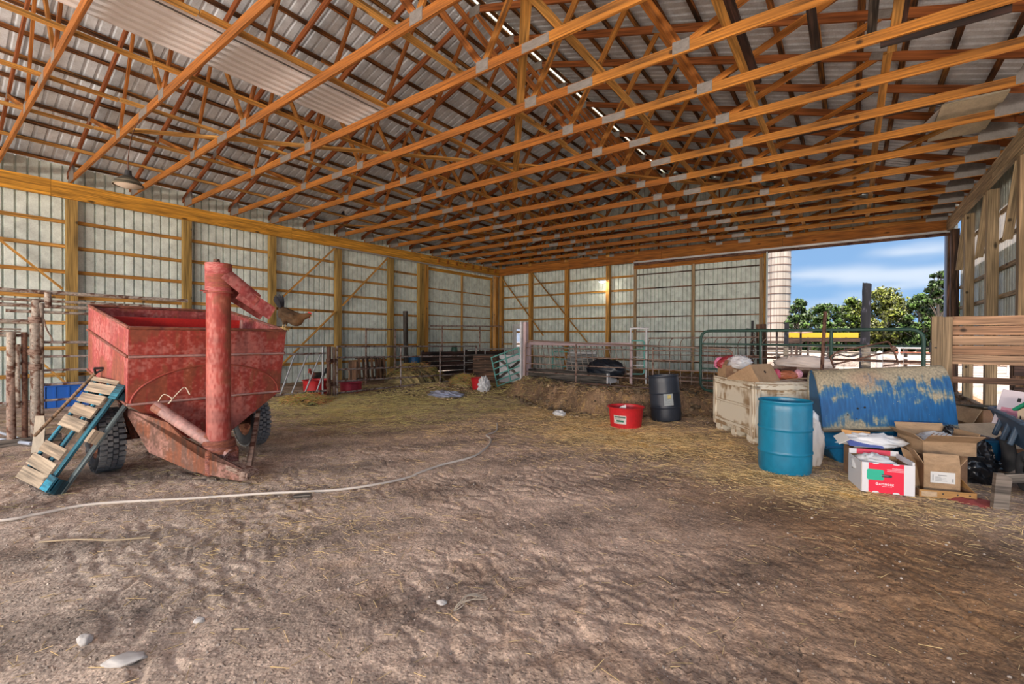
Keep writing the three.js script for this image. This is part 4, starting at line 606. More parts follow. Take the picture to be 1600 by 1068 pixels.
{ const t = thing('ladder_gate', 'narrow white framed panel with green rungs right of the sheep feeder', 'gate', [-5.02, 0.30, -12.45], 0.45); pipe('side', [0, 0, 0], [0, 1.60, 0], 0.028, M.whitePaint, t); pipe('side', [0.43, 0, 0], [0.43, 1.60, 0], 0.028, M.whitePaint, t); pipe('top', [-0.03, 1.60, 0], [0.50, 1.60, 0], 0.028, M.whitePaint, t); part('hoop', bentPipe([[0.03, 1.25, 0.05], [0.37, 1.25, 0.05], [0.37, 0.3, 0.05], [0.03, 0.3, 0.05]], 0.08, 0.02), M.mint, t); for (const y of [0.55, 0.78, 1.0, 1.12]) pipe('rung', [0.02, y, 0.05], [0.36, y, 0.05], 0.016, y > 0.9 ? std(RGB(0.10, 0.40, 0.20)) : M.whitePaint, t); }
{ const t = thing('arched_fence', 'row of arched pipe bars fencing the pen before the big sliding door', 'gate', [-4.55, 0.30, -12.6]); const d = V(2.75, 0.02, -0.70), at = (f, y) => [d.x * f, y, d.z * f];
  pipe('rail', at(0, 1.32), at(1, 1.36), 0.02, M.rust, t); pipe('rail', at(0, 0.85), at(1, 0.88), 0.016, M.rust, t); pipe('rail', at(0, 0.25), at(1, 0.25), 0.02, M.rust, t); for (let i = 0; i <= 10; i++) { const f = i / 10; part('arched_bar', tube([at(f, 0), at(f, 0.8), at(f, 1.2), at(f + 0.03, 1.33)], 0.013, 20, 6), M.pipePaint, t); } }
{ const t = thing('chain_post', 'black iron post wound with chain in front of the sliding door', 'post', [-2.33, 0.3, -15.1]); pipe('post', [0, 0, 0], [0.02, 1.86, 0], 0.035, M.black, t); part('bracket', bentPipe([[0, 1.60, 0], [-0.16, 1.62, 0], [-0.14, 0.5, 0]], 0.05, 0.02), M.black, t); for (let i = 0; i < 10; i++) part('link', new THREE.TorusGeometry(0.045, 0.011, 6, 14), M.rustDark, t, [0.05, 1.45 - i * 0.12, 0.04], [0, i % 2 ? 1.4 : 0.2, 0.2]); }
{ const t = thing('plank', 'brown weathered plank upright by the sliding door\'s edge', 'plank', [-2.15, 0.3, -15.75]); part('plank', board(0.28, 1.78, 0.05), M.plank[1], t, [0, 0.88, 0], [0, 0.1, 0.03]); }
// big green gate
{ const A = V(-2.62, 0.48, -10.5), B = V(0.98, 0.48, -9.98), t = thing('green_gate', 'big dark green tube gate with rounded corners before the open doorway', 'gate', A.toArray()), d = B.clone().sub(A), L = d.length(), a = Math.atan2(-d.z, d.x); t.rotation.y = a;
  part('tube_frame', bentPipe([[L / 2, 1.30, 0], [L, 1.30, 0], [L, 0, 0], [0, 0, 0], [0, 1.30, 0], [L / 2, 1.30, 0]], 0.20, 0.030, 12), M.green, t);
  for (const y of [0.22, 0.48, 0.76, 1.02]) pipe('rail', [0.02, y, 0], [L - 0.02, y, 0], 0.020, y === 0.76 ? M.rustDark : M.green, t); for (const f of [0.33, 0.655]) pipe('upright', [L * f, 0.02, 0], [L * f, 1.29, 0], 0.028, M.green, t);
  part('wire_mesh', (() => { const k = new Kit(); for (let i = 0; i < 13; i++) k.pipe([0.15 + i * 0.27, 0.03, 0.02], [0.15 + i * 0.27, 1.0, 0.02], 0.003, 4); for (let i = 0; i < 6; i++) k.pipe([0.03, 0.1 + i * 0.16, 0.02], [L - 0.03, 0.1 + i * 0.16, 0.02], 0.003, 4); return k.out(); })(), M.galv, t).userData.kind = 'stuff';
  for (const y of [0.35, 1.0]) part('hinge', new Kit().pipe([L, y, 0], [L + 0.16, y, 0], 0.018).pipe([L + 0.08, y - 0.08, 0], [L + 0.08, y + 0.08, 0], 0.02).out(), M.black, t); }
// plank partition by the right wall
{ const t = thing('gate_post', 'thick double wooden post carrying the green gate\'s hinge', 'post', [1.20, 0, -10.02]); part('timber', board(0.125, 1.985, 0.15), M.gatePost ??= std(RGB(0.46, 0.32, 0.18), { map: mapGrain }), t, [-0.065, 0.99, 0]); part('timber', board(0.115, 1.98, 0.15), M.gatePost, t, [0.058, 0.985, 0.004]); }
{ const t = thing('plank_partition', 'brown plank partition beside the right wall with gaps near the ground', 'partition', [1.33, 0, -10.05]); reseed(44); M.plankLight = woods([RGB(0.66, 0.38, 0.21), RGB(0.60, 0.33, 0.18), RGB(0.70, 0.43, 0.25)]);
  const hs = [1.91, 1.755, 1.60, 1.445, 1.295]; for (const y of hs) part('plank', board(1.22, 0.142, 0.04), pick(M.plankLight), t, [0.61, y, rr(-0.004, 0.004)], [0, 0, rr(-0.004, 0.004)]);
  part('plank', board(1.22, 0.10, 0.04), M.plank[1], t, [0.61, 0.975, 0]); for (const y of [1.14, 0.82]) part('plank', board(0.55, 0.145, 0.04), M.dark[1], t, [0.95, y, 0.0]); part('plank', board(1.22, 0.16, 0.04), M.grey[0], t, [0.61, 0.45, 0]); part('plank', board(1.22, 0.16, 0.04), M.grey[1], t, [0.61, 0.20, 0]);
  for (const x of [0.70, 1.12]) part('upright', board(0.09, 1.95, 0.09), M.plank[1], t, [x, 0.98, -0.066]); }
// starling on a truss
{ const t = thing('bird', 'small black bird perched on a roof truss above the left wall', 'bird', [-13.3, BEAR + 0.145, -8.59], 0.6); t.scale.setScalar(0.85); part('body', birdBody([[[-0.05, 0.10, 0], [0.03, 0.15, 0], 0.05, 0.06], [[0.03, 0.19, 0], [0.05, 0.235, 0], 0.05, 0.036], [[-0.07, 0.06, 0], [-0.14, -0.01, 0], 0.03, 0.012]], 0.008, () => [0.012, 0.012, 0.015]), new THREE.MeshStandardMaterial({ vertexColors: true, roughness: 0.5 }), t); part('beak', new THREE.ConeGeometry(0.012, 0.045, 8), std(RGB(0.3, 0.22, 0.05)), t, [0.10, 0.24, 0], [0, 0, -Math.PI / 2]); for (const s of [1, -1]) part('leg', new Kit().pipe([0.0, 0.09, s * 0.025], [0.005, 0.0, s * 0.025], 0.006, 6).pipe([0.005, 0.004, s * 0.025], [0.04, 0.004, s * 0.025], 0.005, 6).out(), M.black, t); }
// ---------------------------------------------------------------- right-hand clutter: drums, bin, hutch, boxes
{ const t = thing('barrel', 'open bright blue plastic barrel in front of the white bulk bin', 'barrel', [-0.625, -0.02, -6.475]); drumParts(t, 0.288, 0.885, std(RGB(0.008, 0.215, 0.36), { roughness: 0.32, map: rep(mapSpeck, 1) }), true); }
{ const t = thing('barrel', 'black plastic barrel with a pale paper label, tilted on the manure edge', 'barrel', [-2.87, 0.01, -8.98]); drumParts(t, 0.285, 0.885, std(RGB(0.028, 0.036, 0.052), { roughness: 0.4, map: mapSpeck }), true); t.rotation.set(0.01, 0, 0.085);
  const c = document.createElement('canvas'); c.width = 128; c.height = 192; const x = c.getContext('2d'); x.fillStyle = '#9aa0a0'; x.fillRect(0, 0, 128, 192); x.fillStyle = '#c5b26a'; x.fillRect(50, 30, 50, 60); x.fillStyle = '#6c7478'; for (let i = 0; i < 9; i++) x.fillRect(12, 20 + i * 18, 30 + (i * 37) % 60, 5); const tx = new THREE.CanvasTexture(c); tx.colorSpace = THREE.SRGBColorSpace;
  part('label', new THREE.CylinderGeometry(0.2875, 0.2875, 0.24, 12, 1, true, -0.3, 0.62), std(0xffffff, { map: tx, side: THREE.DoubleSide }), t, [0, 0.43, 0], [0, 0.55, 0]); }
// white bulk bin
{ const stain = dataMap(512, (u, v) => { const a = tileFbm(u, v, 4, 4, 401, 5), b = tileFbm(u, v, 20, 3, 407, 4), r = sstep(a + 0.5 * (b - 0.5), 0.50, 0.72); return [lerp(0.86, 0.60, r), lerp(0.82, 0.50, r), lerp(0.74, 0.38, r)]; });
  const m = std(0xffffff, { map: rep(stain, 0.8), roughness: 0.65 }), t = thing('bulk_bin', 'large dirty white plastic bulk bin holding boxes on its lid', 'bin', [-1.171, 0, -8.477], 0.665);
  const wx = 0.475, wz = 0.64, H = 0.94;
  const side = (len) => { const k = new Kit(), L = len * 2; k.add(new RoundedBoxGeometry(L, 0.78, 0.05, 2, 0.015), [0, 0.52, 0]); k.add(new RoundedBoxGeometry(L, 0.10, 0.075, 2, 0.02), [0, 0.88, 0.01]); k.add(new RoundedBoxGeometry(L, 0.05, 0.065, 2, 0.015), [0, 0.56, 0.008]); k.add(new RoundedBoxGeometry(L, 0.06, 0.07, 2, 0.015), [0, 0.22, 0.01]); for (const s of [-1, 1]) k.add(new RoundedBoxGeometry(0.10, 0.80, 0.075, 2, 0.02), [s * (len - 0.05), 0.52, 0.01]); if (len < 0.5) k.add(new RoundedBoxGeometry(0.30, 0.02, 0.062, 2, 0.008), [0, 0.79, 0.006]); return k.out(); };
  part('side_panel', side(wx), m, t, [0, 0, wz - 0.03], [0.03, 0, 0]); part('side_panel', side(wx), m, t, [0, 0, -wz + 0.03], [-0.03, Math.PI, 0]); part('side_panel', side(wz), m, t, [wx - 0.03, 0, 0], [0, Math.PI / 2, 0]); part('side_panel', side(wz), m, t, [-wx + 0.03, 0, 0], [0, -Math.PI / 2, 0]);
  part('lid', new RoundedBoxGeometry(wx * 2 + 0.02, 0.03, wz * 2 + 0.02, 2, 0.012), m, t, [0, H, 0]); part('floor', new THREE.BoxGeometry(wx * 2 - 0.1, 0.05, wz * 2 - 0.1), m, t, [0, 0.18, 0]);
  for (const x of [-1, 0, 1]) for (const z of [-1, 0, 1]) part('foot', new RoundedBoxGeometry(x ? 0.17 : 0.14, 0.20, z ? 0.22 : 0.18, 2, 0.02), m, t, [x * (wx - 0.11), 0.10, z * (wz - 0.14)]); }
const card = (r, g, b) => std(RGB(r, g, b), { map: mapSpeck, roughness: 0.9 });
M.card = card(0.44, 0.28, 0.155); M.cardDark = card(0.30, 0.165, 0.09); M.cardPale = card(0.56, 0.40, 0.25); M.cardOrange = card(0.46, 0.24, 0.08);
// open carton: base centre at origin, front faces +z
function carton(t, w, h, d, m, mi, flaps = {}) {
  const th = 0.006; const fr = part('front', new THREE.BoxGeometry(w, h, th), m, t, [0, h / 2, d / 2]), bk = part('back', new THREE.BoxGeometry(w, h, th), mi, t, [0, h / 2, -d / 2]); part('side', new THREE.BoxGeometry(th, h, d), mi, t, [-w / 2, h / 2, 0]); part('side', new THREE.BoxGeometry(th, h, d), mi, t, [w / 2, h / 2, 0]); part('bottom', new THREE.BoxGeometry(w, th, d), mi, t, [0, th / 2, 0]);
  for (const [k, [L, ang]] of Object.entries(flaps)) { const g = new THREE.BoxGeometry(k === 'front' || k === 'back' ? w : d, L, th); g.translate(0, L / 2, 0); const o = part('flap', g, m, t); o.rotation.order = 'YXZ'; if (k === 'front') { o.position.set(0, h, d / 2); o.rotation.set(ang, 0, 0); } if (k === 'back') { o.position.set(0, h, -d / 2); o.rotation.set(-ang, 0, 0); } if (k === 'left') { o.position.set(-w / 2, h, 0); o.rotation.set(ang, -Math.PI / 2, 0); } if (k === 'right') { o.position.set(w / 2, h, 0); o.rotation.set(ang, Math.PI / 2, 0); } }
  return fr;
}
{ // wedge-shaped upturned carton on the bin
  const t = thing('cardboard_box', 'tan cardboard box set down aslant on the bulk bin, round hole in its face', 'box', [-1.20, 0.957, -8.06], 1.10);
  const s = new THREE.Shape(); s.moveTo(0.26, 0); s.lineTo(0.10, 0.255); s.lineTo(-0.30, 0.02); s.lineTo(-0.30, 0); s.closePath(); const g = new THREE.ExtrudeGeometry(s, { depth: 0.50, bevelEnabled: true, bevelSize: 0.004, bevelThickness: 0.004, bevelSegments: 1 }); g.translate(0, 0, -0.25); g.rotateY(-Math.PI / 2); part('carton', g, M.card, t);
  const hole = new THREE.CircleGeometry(0.024, 16); part('hand_hole', hole, std(RGB(0.05, 0.03, 0.02)), t, [0.0, 0.142, 0.178], [-0.56, 0, 0]); t.scale.set(1, 1, 1); }
{ const t = thing('cardboard_box', 'brown cardboard box of bagged goods on the bulk bin\'s far corner', 'box', [-1.62, 0.957, -8.58], 0.65); carton(t, 0.36, 0.20, 0.30, M.cardDark, M.card, { left: [0.1, -0.5] }); part('label', new THREE.BoxGeometry(0.05, 0.05, 0.002), M.cardPale, t, [-0.03, 0.11, 0.155]); }
solo('plastic_bag', 'red printed plastic bag bulging from the bulk bin\'s box', 'bag', crumple(0.19, 0.10, 0.11, 21, 0.25), std(RGB(0.30, 0.035, 0.045), { roughness: 0.35 }), [-1.68, 1.20, -8.60], [0, 0.6, 0.25]);
solo('plastic_bag', 'clear crumpled plastic bag bulging from the bulk bin\'s box', 'bag', crumple(0.17, 0.11, 0.13, 25, 0.4), M.clearBag, [-1.50, 1.20, -8.52]);
solo('plastic_bag', 'small pink and white plastic bag hanging off the bulk bin\'s box', 'bag', crumple(0.09, 0.10, 0.08, 29, 0.3), std(RGB(0.72, 0.22, 0.36), { roughness: 0.4 }), [-1.83, 1.17, -8.66]);
{ const t = thing('snack_bag', 'twisted red and clear snack bag lying on the bulk bin\'s lid', 'bag', [-0.80, 1.02, -8.55], 0.6); part('body', crumple(0.17, 0.07, 0.09, 33, 0.3), std(RGB(0.42, 0.13, 0.06), { roughness: 0.3 }), t); part('end', crumple(0.06, 0.07, 0.06, 35, 0.5), std(RGB(0.62, 0.10, 0.16), { roughness: 0.3 }), t, [-0.17, 0.01, 0]); part('end', crumple(0.05, 0.06, 0.06, 36, 0.5), std(RGB(0.70, 0.35, 0.42), { roughness: 0.3 }), t, [0.16, 0.02, 0.02]); }
solo('cardboard_sheet', 'torn cardboard strip under the red snack bag', 'cardboard', board(0.40, 0.006, 0.16), M.cardPale, [-0.66, 0.975, -8.58], [0, 0.5, 0.06]);
{ const t = thing('feed_bunk', 'rusty brown steel feed bunk behind the bulk bin', 'bunk', [-0.75, 0, -9.82], -0.14); part('front', board(1.15, 0.95, 0.03), M.rustDark, t, [0.05, 0.60, 0.22]); part('back', board(1.15, 0.95, 0.03), M.rustDark, t, [0.05, 0.60, -0.22]); for (const x of [-0.51, 0.61]) part('end', board(0.03, 0.95, 0.44), M.rustDark, t, [x, 0.60, 0]); part('lip', board(1.2, 0.05, 0.06), M.rust, t, [0.05, 1.085, 0.23]); part('floor', board(1.1, 0.03, 0.4), M.rustDark, t, [0.05, 0.35, 0]); for (const x of [-0.45, 0.55]) for (const z of [-0.18, 0.18]) part('leg', board(0.06, 0.35, 0.06), M.rustDark, t, [x, 0.12, z]); }
solo('feed_sack', 'pale papery feed sack spilled on the steel feed bunk', 'sack', crumple(0.42, 0.13, 0.16, 41, 0.35), std(RGB(0.66, 0.55, 0.48), { roughness: 0.7 }), [-0.66, 1.16, -9.80], [0, -0.1, 0]);
{ const t = thing('feed_sack', 'tall crumpled white feed sack squeezed between blue barrel and blue hutch', 'sack', [-0.385, 0.26, -6.93], 0.3); part('sack', crumple(0.13, 0.34, 0.12, 45, 0.3), std(RGB(0.58, 0.53, 0.49), { roughness: 0.75 }), t); part('tuft', crumple(0.07, 0.10, 0.06, 47, 0.5, 20), M.whiteBag, t, [0.0, 0.31, 0]); }
{ const a = V(-0.308, 2.042, -8.746), t = thing('rust_pole', 'thin rusty iron pole leaning behind the blue hutch\'s left end', 'pole', [-0.36, 0.10, -7.95]); pipe('pole', [0, -0.1, 0], a.sub(V(-0.36, 0.10, -7.95)).toArray(), 0.026, M.rustDark, t); }
// blue hutch
{ const A = V(-0.234, 0, -7.103), B = V(1.116, 0, -7.733), L = A.distanceTo(B), dir = B.clone().sub(A).normalize(), t = thing('calf_hutch', 'large mud-splashed blue plastic hutch with a curved hood on a blue base', 'hutch', A.toArray()); t.rotation.order = 'YXZ'; t.rotation.set(0, Math.atan2(-dir.z, dir.x), 0.062);
  const pr = [[0, 0.43], [0.012, 0.52], [0.02, 0.62], [0.03, 0.75], [0.05, 0.88], [0.085, 1.0], [0.13, 1.10], [0.185, 1.165], [0.24, 1.19], [0.295, 1.185], [0.345, 1.15], [0.38, 1.08], [0.40, 0.95], [0.41, 0.7], [0.41, 0.43]];
  const cv = new THREE.SplineCurve(pr.map((p) => new THREE.Vector2(p[0], p[1]))), P = cv.getPoints(60), pos = [], uv = [], idx = [], NX = 24; let s = 0; const S = [0]; for (let i = 1; i < P.length; i++) S.push(s += P[i].distanceTo(P[i - 1]));
  for (const off of [0, 0.025]) for (let i = 0; i < P.length; i++) { const q = P[Math.min(i + 1, 60)].clone().sub(P[Math.max(i - 1, 0)]).normalize(); for (let j = 0; j <= NX; j++) { const x = j / NX; pos.push(x * L, P[i].y - q.x * off, -(P[i].x + q.y * off)); uv.push(x, S[i] / s); } }
  const W = NX + 1, N = P.length; for (let i = 0; i < N - 1; i++) for (let j = 0; j < NX; j++) { const a = i * W + j; idx.push(a, a + 1, a + W + 1, a, a + W + 1, a + W); const b = a + N * W; idx.push(b, b + W + 1, b + 1, b, b + W, b + W + 1); }
  const g = new THREE.BufferGeometry(); g.setAttribute('position', new THREE.Float32BufferAttribute(pos, 3)); g.setAttribute('uv', new THREE.Float32BufferAttribute(uv, 2)); g.setIndex(idx); g.computeVertexNormals();
  const hm = dataMap(1024, (u, v) => { const n = fbm(u * 5, v * 7, 5), st = fbm(u * 46, v * 7 + 3, 4), sp = fbm(u * 60, v * 60, 3), q = v / 0.53; // q 0 lip .. 1 crest
    let a = sstep(q + 0.60 * n + 0.35 * st, 0.42, 0.66) * 0.95; a = Math.max(a, 0.9 * sstep(0.30 - q * 0.9 - Math.abs(u - 0.2) * 0.55 + 0.4 * n + 0.25 * st, 0.06, 0.24)); a = Math.max(a, 0.95 * sstep(0.05 - q, -0.02, 0.03)); a = Math.max(a, 0.6 * sstep(st + n, 0.42, 0.62)); a = Math.max(a, 0.8 * sstep(sp, 0.34, 0.45));
    const k = 1 + 0.5 * sp + 0.3 * n, l = 1 + 0.35 * st; const base = [0.09, 0.34, 0.54].map((c) => c * l), mud = [0.62, 0.55, 0.43].map((c) => c * k), pink = sstep(1 - Math.hypot((u - 0.38) * 3, (q - 0.72) * 3), 0.4, 0.9) * 0.35; return [0, 1, 2].map((i) => lerp(lerp(base[i], mud[i], a), [0.66, 0.48, 0.38][i], pink)); });
  hm.wrapS = hm.wrapT = THREE.ClampToEdgeWrapping; const hood = part('hood', g, std(0xffffff, { map: hm, roughness: 0.5 }), t);
  const blue = std(RGB(0.012, 0.13, 0.30), { roughness: 0.45, map: mapSpeck }), es = new THREE.Shape(P.map((p) => new THREE.Vector2(-p.x, p.y)).concat([new THREE.Vector2(-0.41, 0.43)]));
  for (const x of [0.012, L - 0.025]) { const eg = new THREE.ExtrudeGeometry(es, { depth: 0.014, bevelEnabled: false }); eg.rotateY(Math.PI / 2); const q = eg.attributes.position; part('end_wall', (eg.scale(1, 1, 1), eg.rotateY(Math.PI), eg.rotateY(Math.PI), (() => { for (let i = 0; i < q.count; i++) q.setZ(i, -Math.abs(q.getZ(i)) * 0.985 - 0.008); eg.computeVertexNormals(); return eg; })()), blue, t, [x, 0, 0]); }
  part('lip', new RoundedBoxGeometry(L + 0.02, 0.045, 0.07, 2, 0.015), std(RGB(0.46, 0.39, 0.29), { map: mapRough, roughness: 0.9 }), t, [L / 2, 0.425, -0.03]);
  for (const [x, y] of [[0.30, 0.62], [0.42, 0.70], [0.40, 0.57], [0.50, 0.71]]) part('bolt_hole', new THREE.SphereGeometry(0.013, 10, 8), M.black, hood, [x, y, -0.026]);
  const bs = new THREE.Shape(); bs.moveTo(0.02, 0.42); bs.lineTo(0.05, 0.20); bs.lineTo(0.10, 0.18); bs.quadraticCurveTo(0.17, 0.02, 0.24, 0.0); bs.lineTo(L - 0.24, 0.0); bs.quadraticCurveTo(L - 0.17, 0.02, L - 0.10, 0.18); bs.lineTo(L - 0.05, 0.20); bs.lineTo(L - 0.02, 0.42); bs.closePath();
  const bg = new THREE.ExtrudeGeometry(bs, { depth: 0.80, bevelEnabled: true, bevelSize: 0.02, bevelThickness: 0.04, bevelSegments: 3, curveSegments: 8 }); bg.translate(0, -0.01, -0.90); part('base', bg, std(RGB(0.010, 0.17, 0.36), { roughness: 0.4, map: mapSpeck }), t);
  part('base_rib', new RoundedBoxGeometry(L - 0.08, 0.03, 0.03, 2, 0.01), blue, t, [L / 2, 0.20, -0.055]); }
{ const t = thing('bent_frame', 'bent rusty tube frame lying across the blue hutch\'s top', 'pipe frame', [0, 0, 0]); t.position.set(0.17, 1.24, -8.05); const q = (p) => [p[0] - 0.17, p[1] - 1.24, p[2] + 8.05];
  part('tube', bentPipe([[-0.168, 1.21, -7.782], [-0.212, 1.363, -7.751], [-0.119, 1.435, -7.821], [0.44, 1.582, -8.238], [0.491, 1.492, -8.275], [0.558, 1.268, -8.322]].map(q), 0.035, 0.012, 8), M.rustDark, t); pipe('crossbar', q([-0.168, 1.256, -7.783]), q([0.492, 1.448, -8.275]), 0.012, M.rustDark, t, 8); pipe('crossbar', q([0.385, 1.235, -8.194]), q([0.558, 1.268, -8.322]), 0.012, M.rust, t, 8); part('lug', new THREE.CylinderGeometry(0.03, 0.03, 0.05, 10), M.rust, t, q([0.50, 1.49, -8.28]), [1.2, 0, 0.4]); }
// printed red box
{ const t = thing('produce_box', 'red and white printed produce box with a green shape on its face', 'box', [0.280, 0.01, -6.29], 0.26);
  const c = document.createElement('canvas'); c.width = 640; c.height = 448; const x = c.getContext('2d'); x.fillStyle = '#d9d6d6'; x.fillRect(0, 0, 640, 448); x.fillStyle = '#e2213f'; x.fillRect(82, 0, 430, 448); x.fillStyle = '#d9d6d6'; for (const px of [170, 420]) { x.beginPath(); x.ellipse(px, 440, 42, 18, 0, 0, 7); x.fill(); x.beginPath(); x.ellipse(px, 4, 40, 14, 0, 0, 7); x.fill(); }
  x.fillStyle = '#27ad8c'; x.beginPath(); x.roundRect(62, 98, 208, 160, 26); x.fill(); x.fillStyle = '#3a2a35'; x.beginPath(); x.roundRect(240, 166, 130, 40, 18); x.fill(); x.fillStyle = '#9a8f8c'; x.fillRect(236, 178, 90, 10);
  x.fillStyle = '#f3e6e8'; x.font = 'bold 52px sans-serif'; x.fillText('G', 168, 330); x.font = 'bold 42px sans-serif'; x.fillText('AYSHORE', 208, 330); x.fillRect(250, 344, 120, 4); x.font = '15px sans-serif'; for (const [s, y, w] of [['', 64, 130], ['', 86, 190], ['', 108, 190]]) { for (let i = 0; i < w; i += 9) x.fillRect(500 - w + i, y, 6, 8); }
  const tx = new THREE.CanvasTexture(c); tx.colorSpace = THREE.SRGBColorSpace; const print = std(0xffffff, { map: tx, roughness: 0.6 }), wh = std(RGB(0.66, 0.64, 0.64), { roughness: 0.7 }), rd = std(RGB(0.66, 0.05, 0.09), { roughness: 0.6 });
  const fr = carton(t, 0.445, 0.31, 0.42, wh, M.card, {}); part('printed_face', new THREE.PlaneGeometry(0.445, 0.31), print, fr, [0, 0, 0.0045]);
  part('side_band', new THREE.BoxGeometry(0.003, 0.31, 0.42), wh, t, [-0.2275, 0.155, 0]); part('back_rim', new THREE.BoxGeometry(0.445, 0.055, 0.010), rd, t, [0, 0.335, -0.205]); for (const s of [-1, 1]) part('corner', new THREE.BoxGeometry(0.07, 0.055, 0.012), wh, t, [s * 0.19, 0.335, -0.205]); part('side_rim', new THREE.BoxGeometry(0.02, 0.05, 0.40), wh, t, [0.215, 0.315, 0]); }
solo('plastic_bag', 'white plastic wrap stuffed inside the red printed box', 'bag', crumple(0.17, 0.10, 0.14, 51, 0.4), M.whiteBag, [0.23, 0.245, -6.28]);
{ const t = thing('snack_carton', 'flattened blue and orange food carton on top of the printed box\'s rear', 'carton', [0.14, 0.375, -6.72], 0.35); part('panel', board(0.34, 0.012, 0.20), std(RGB(0.10, 0.14, 0.40)), t, [0, 0.03, 0], [0.35, 0, -0.05]); part('side_panel', board(0.30, 0.012, 0.10), std(RGB(0.60, 0.30, 0.10)), t, [-0.02, 0.09, -0.12], [0.9, 0, -0.1]); part('end_panel', board(0.12, 0.012, 0.18), std(RGB(0.62, 0.58, 0.52)), t, [-0.21, 0.06, -0.02], [0.3, 0, 0.6]); }
solo('plastic_bag', 'shredded pale plastic sheeting behind the red printed box', 'bag', crumple(0.26, 0.07, 0.12, 55, 0.6), M.whiteBag, [0.22, 0.40, -6.85], [0, 0.3, 0]);
solo('cardboard_box', 'dark cardboard box almost hidden behind the red printed box', 'box', mergeGeometries([new THREE.BoxGeometry(0.40, 0.33, 0.34)]), M.cardDark, [0.20, 0.165, -6.80], [0, 0.3, 0]);
{ const t = thing('cardboard_tray', 'orange-brown cardboard tray on the ground holding an upright labelled box', 'tray', [0.74, 0.005, -6.47], 0.36); carton(t, 0.47, 0.075, 0.40, M.cardOrange, M.cardDark); part('corner_flap', plate([[0.235, 0.07, -0.2], [0.235, 0.07, 0.2], [0.235, 0.09, 0.12], [0.235, 0.22, -0.18]], 0.006), M.cardOrange, t); part('label', new THREE.BoxGeometry(0.13, 0.05, 0.002), M.cardPale, t, [-0.155, 0.035, 0.205]); for (const x of [-0.04, 0.08, 0.18]) part('vent_hole', new THREE.CircleGeometry(0.008, 10), M.black, t, [x, 0.045, 0.2045]); }
{ const t = thing('cardboard_box', 'upright brown cardboard box with a white shipping label, standing in the tray', 'box', [0.76, 0.02, -6.52], 0.30); carton(t, 0.30, 0.285, 0.17, M.card, M.cardDark, { front: [0.11, -0.25], left: [0.16, 0.55], right: [0.10, 0.6] });
  const c = document.createElement('canvas'); c.width = 256; c.height = 128; const x = c.getContext('2d'); x.fillStyle = '#d6d3cd'; x.fillRect(0, 0, 256, 128); x.fillStyle = '#777'; x.fillRect(80, 34, 90, 8); for (let i = 0; i < 6; i++) x.fillRect(50, 56 + i * 9, 60 + ((i * 53) % 100), 3); for (let i = 0; i < 12; i++) x.fillRect(20, 34 + i * 6, 14, 3); for (let i = 0; i < 8; i++) x.fillRect(222, 70 + i * 5, 18, 3); const tx = new THREE.CanvasTexture(c); tx.colorSpace = THREE.SRGBColorSpace; part('label', new THREE.PlaneGeometry(0.205, 0.115), std(0xffffff, { map: tx }), t, [0.005, 0.155, 0.0905]); }
solo('cardboard_flap', 'loose tan cardboard flap stood between the printed box and the labelled box', 'cardboard', plate([[0, 0, 0], [0.10, 0, -0.16], [0.06, 0.33, -0.26], [-0.10, 0.42, -0.16]], 0.006), M.card, [0.565, 0.01, -6.36]);
{ const t = thing('cardboard_box', 'dark brown closed box supporting the wide open carton', 'box', [0.80, 0, -7.04], 0.45); part('carton', new RoundedBoxGeometry(0.40, 0.33, 0.36, 2, 0.01), M.cardDark, t, [0, 0.165, 0]); part('tape', new THREE.BoxGeometry(0.05, 0.002, 0.36), M.cardPale, t, [0, 0.331, 0]); }
{ const t = thing('cardboard_box', 'wide open tan carton with lined flaps and clear plastic inside', 'box', [0.80, 0.335, -7.06], 0.45); carton(t, 0.50, 0.15, 0.44, M.card, M.card, { front: [0.15, 0.95], back: [0.14, 0.5], left: [0.12, 0.9], right: [0.10, 0.35] }); for (let i = 0; i < 4; i++) part('crease', board(0.006, 0.003, 0.13), M.cardDark, t, [-0.22 + i * 0.045, 0.222, 0.28], [-0.62, 0, 0]); }
solo('plastic_bag', 'clear plastic bag lying inside the wide open carton', 'bag', crumple(0.16, 0.08, 0.13, 61, 0.45), M.clearBag, [0.83, 0.45, -7.10]);
{ const t = thing('rubbish_bag', 'shiny black rubbish bag behind the labelled box', 'bag', [1.13, 0.20, -7.30]); part('bag', crumple(0.19, 0.25, 0.18, 65, 0.4, 60), std(RGB(0.010, 0.011, 0.014), { roughness: 0.22 }), t); part('neck', crumple(0.07, 0.13, 0.06, 67, 0.6), std(RGB(0.010, 0.011, 0.014), { roughness: 0.22 }), t, [-0.12, 0.24, -0.05], [0, 0, 0.4]); }
{ const t = thing('plastic_box', 'dark blue plastic box with brown cardboard on it, behind the rubbish bag', 'box', [1.23, 0, -8.10], 0.45); part('body', new RoundedBoxGeometry(0.50, 0.36, 0.38, 2, 0.02), std(RGB(0.012, 0.11, 0.24), { roughness: 0.4 }), t, [0, 0.18, 0]); part('rim', new RoundedBoxGeometry(0.52, 0.03, 0.40, 2, 0.01), std(RGB(0.012, 0.09, 0.2)), t, [0, 0.36, 0]); part('cardboard', board(0.40, 0.006, 0.34), M.cardDark, t, [-0.06, 0.385, -0.02], [0.08, 0.2, 0.05]); }
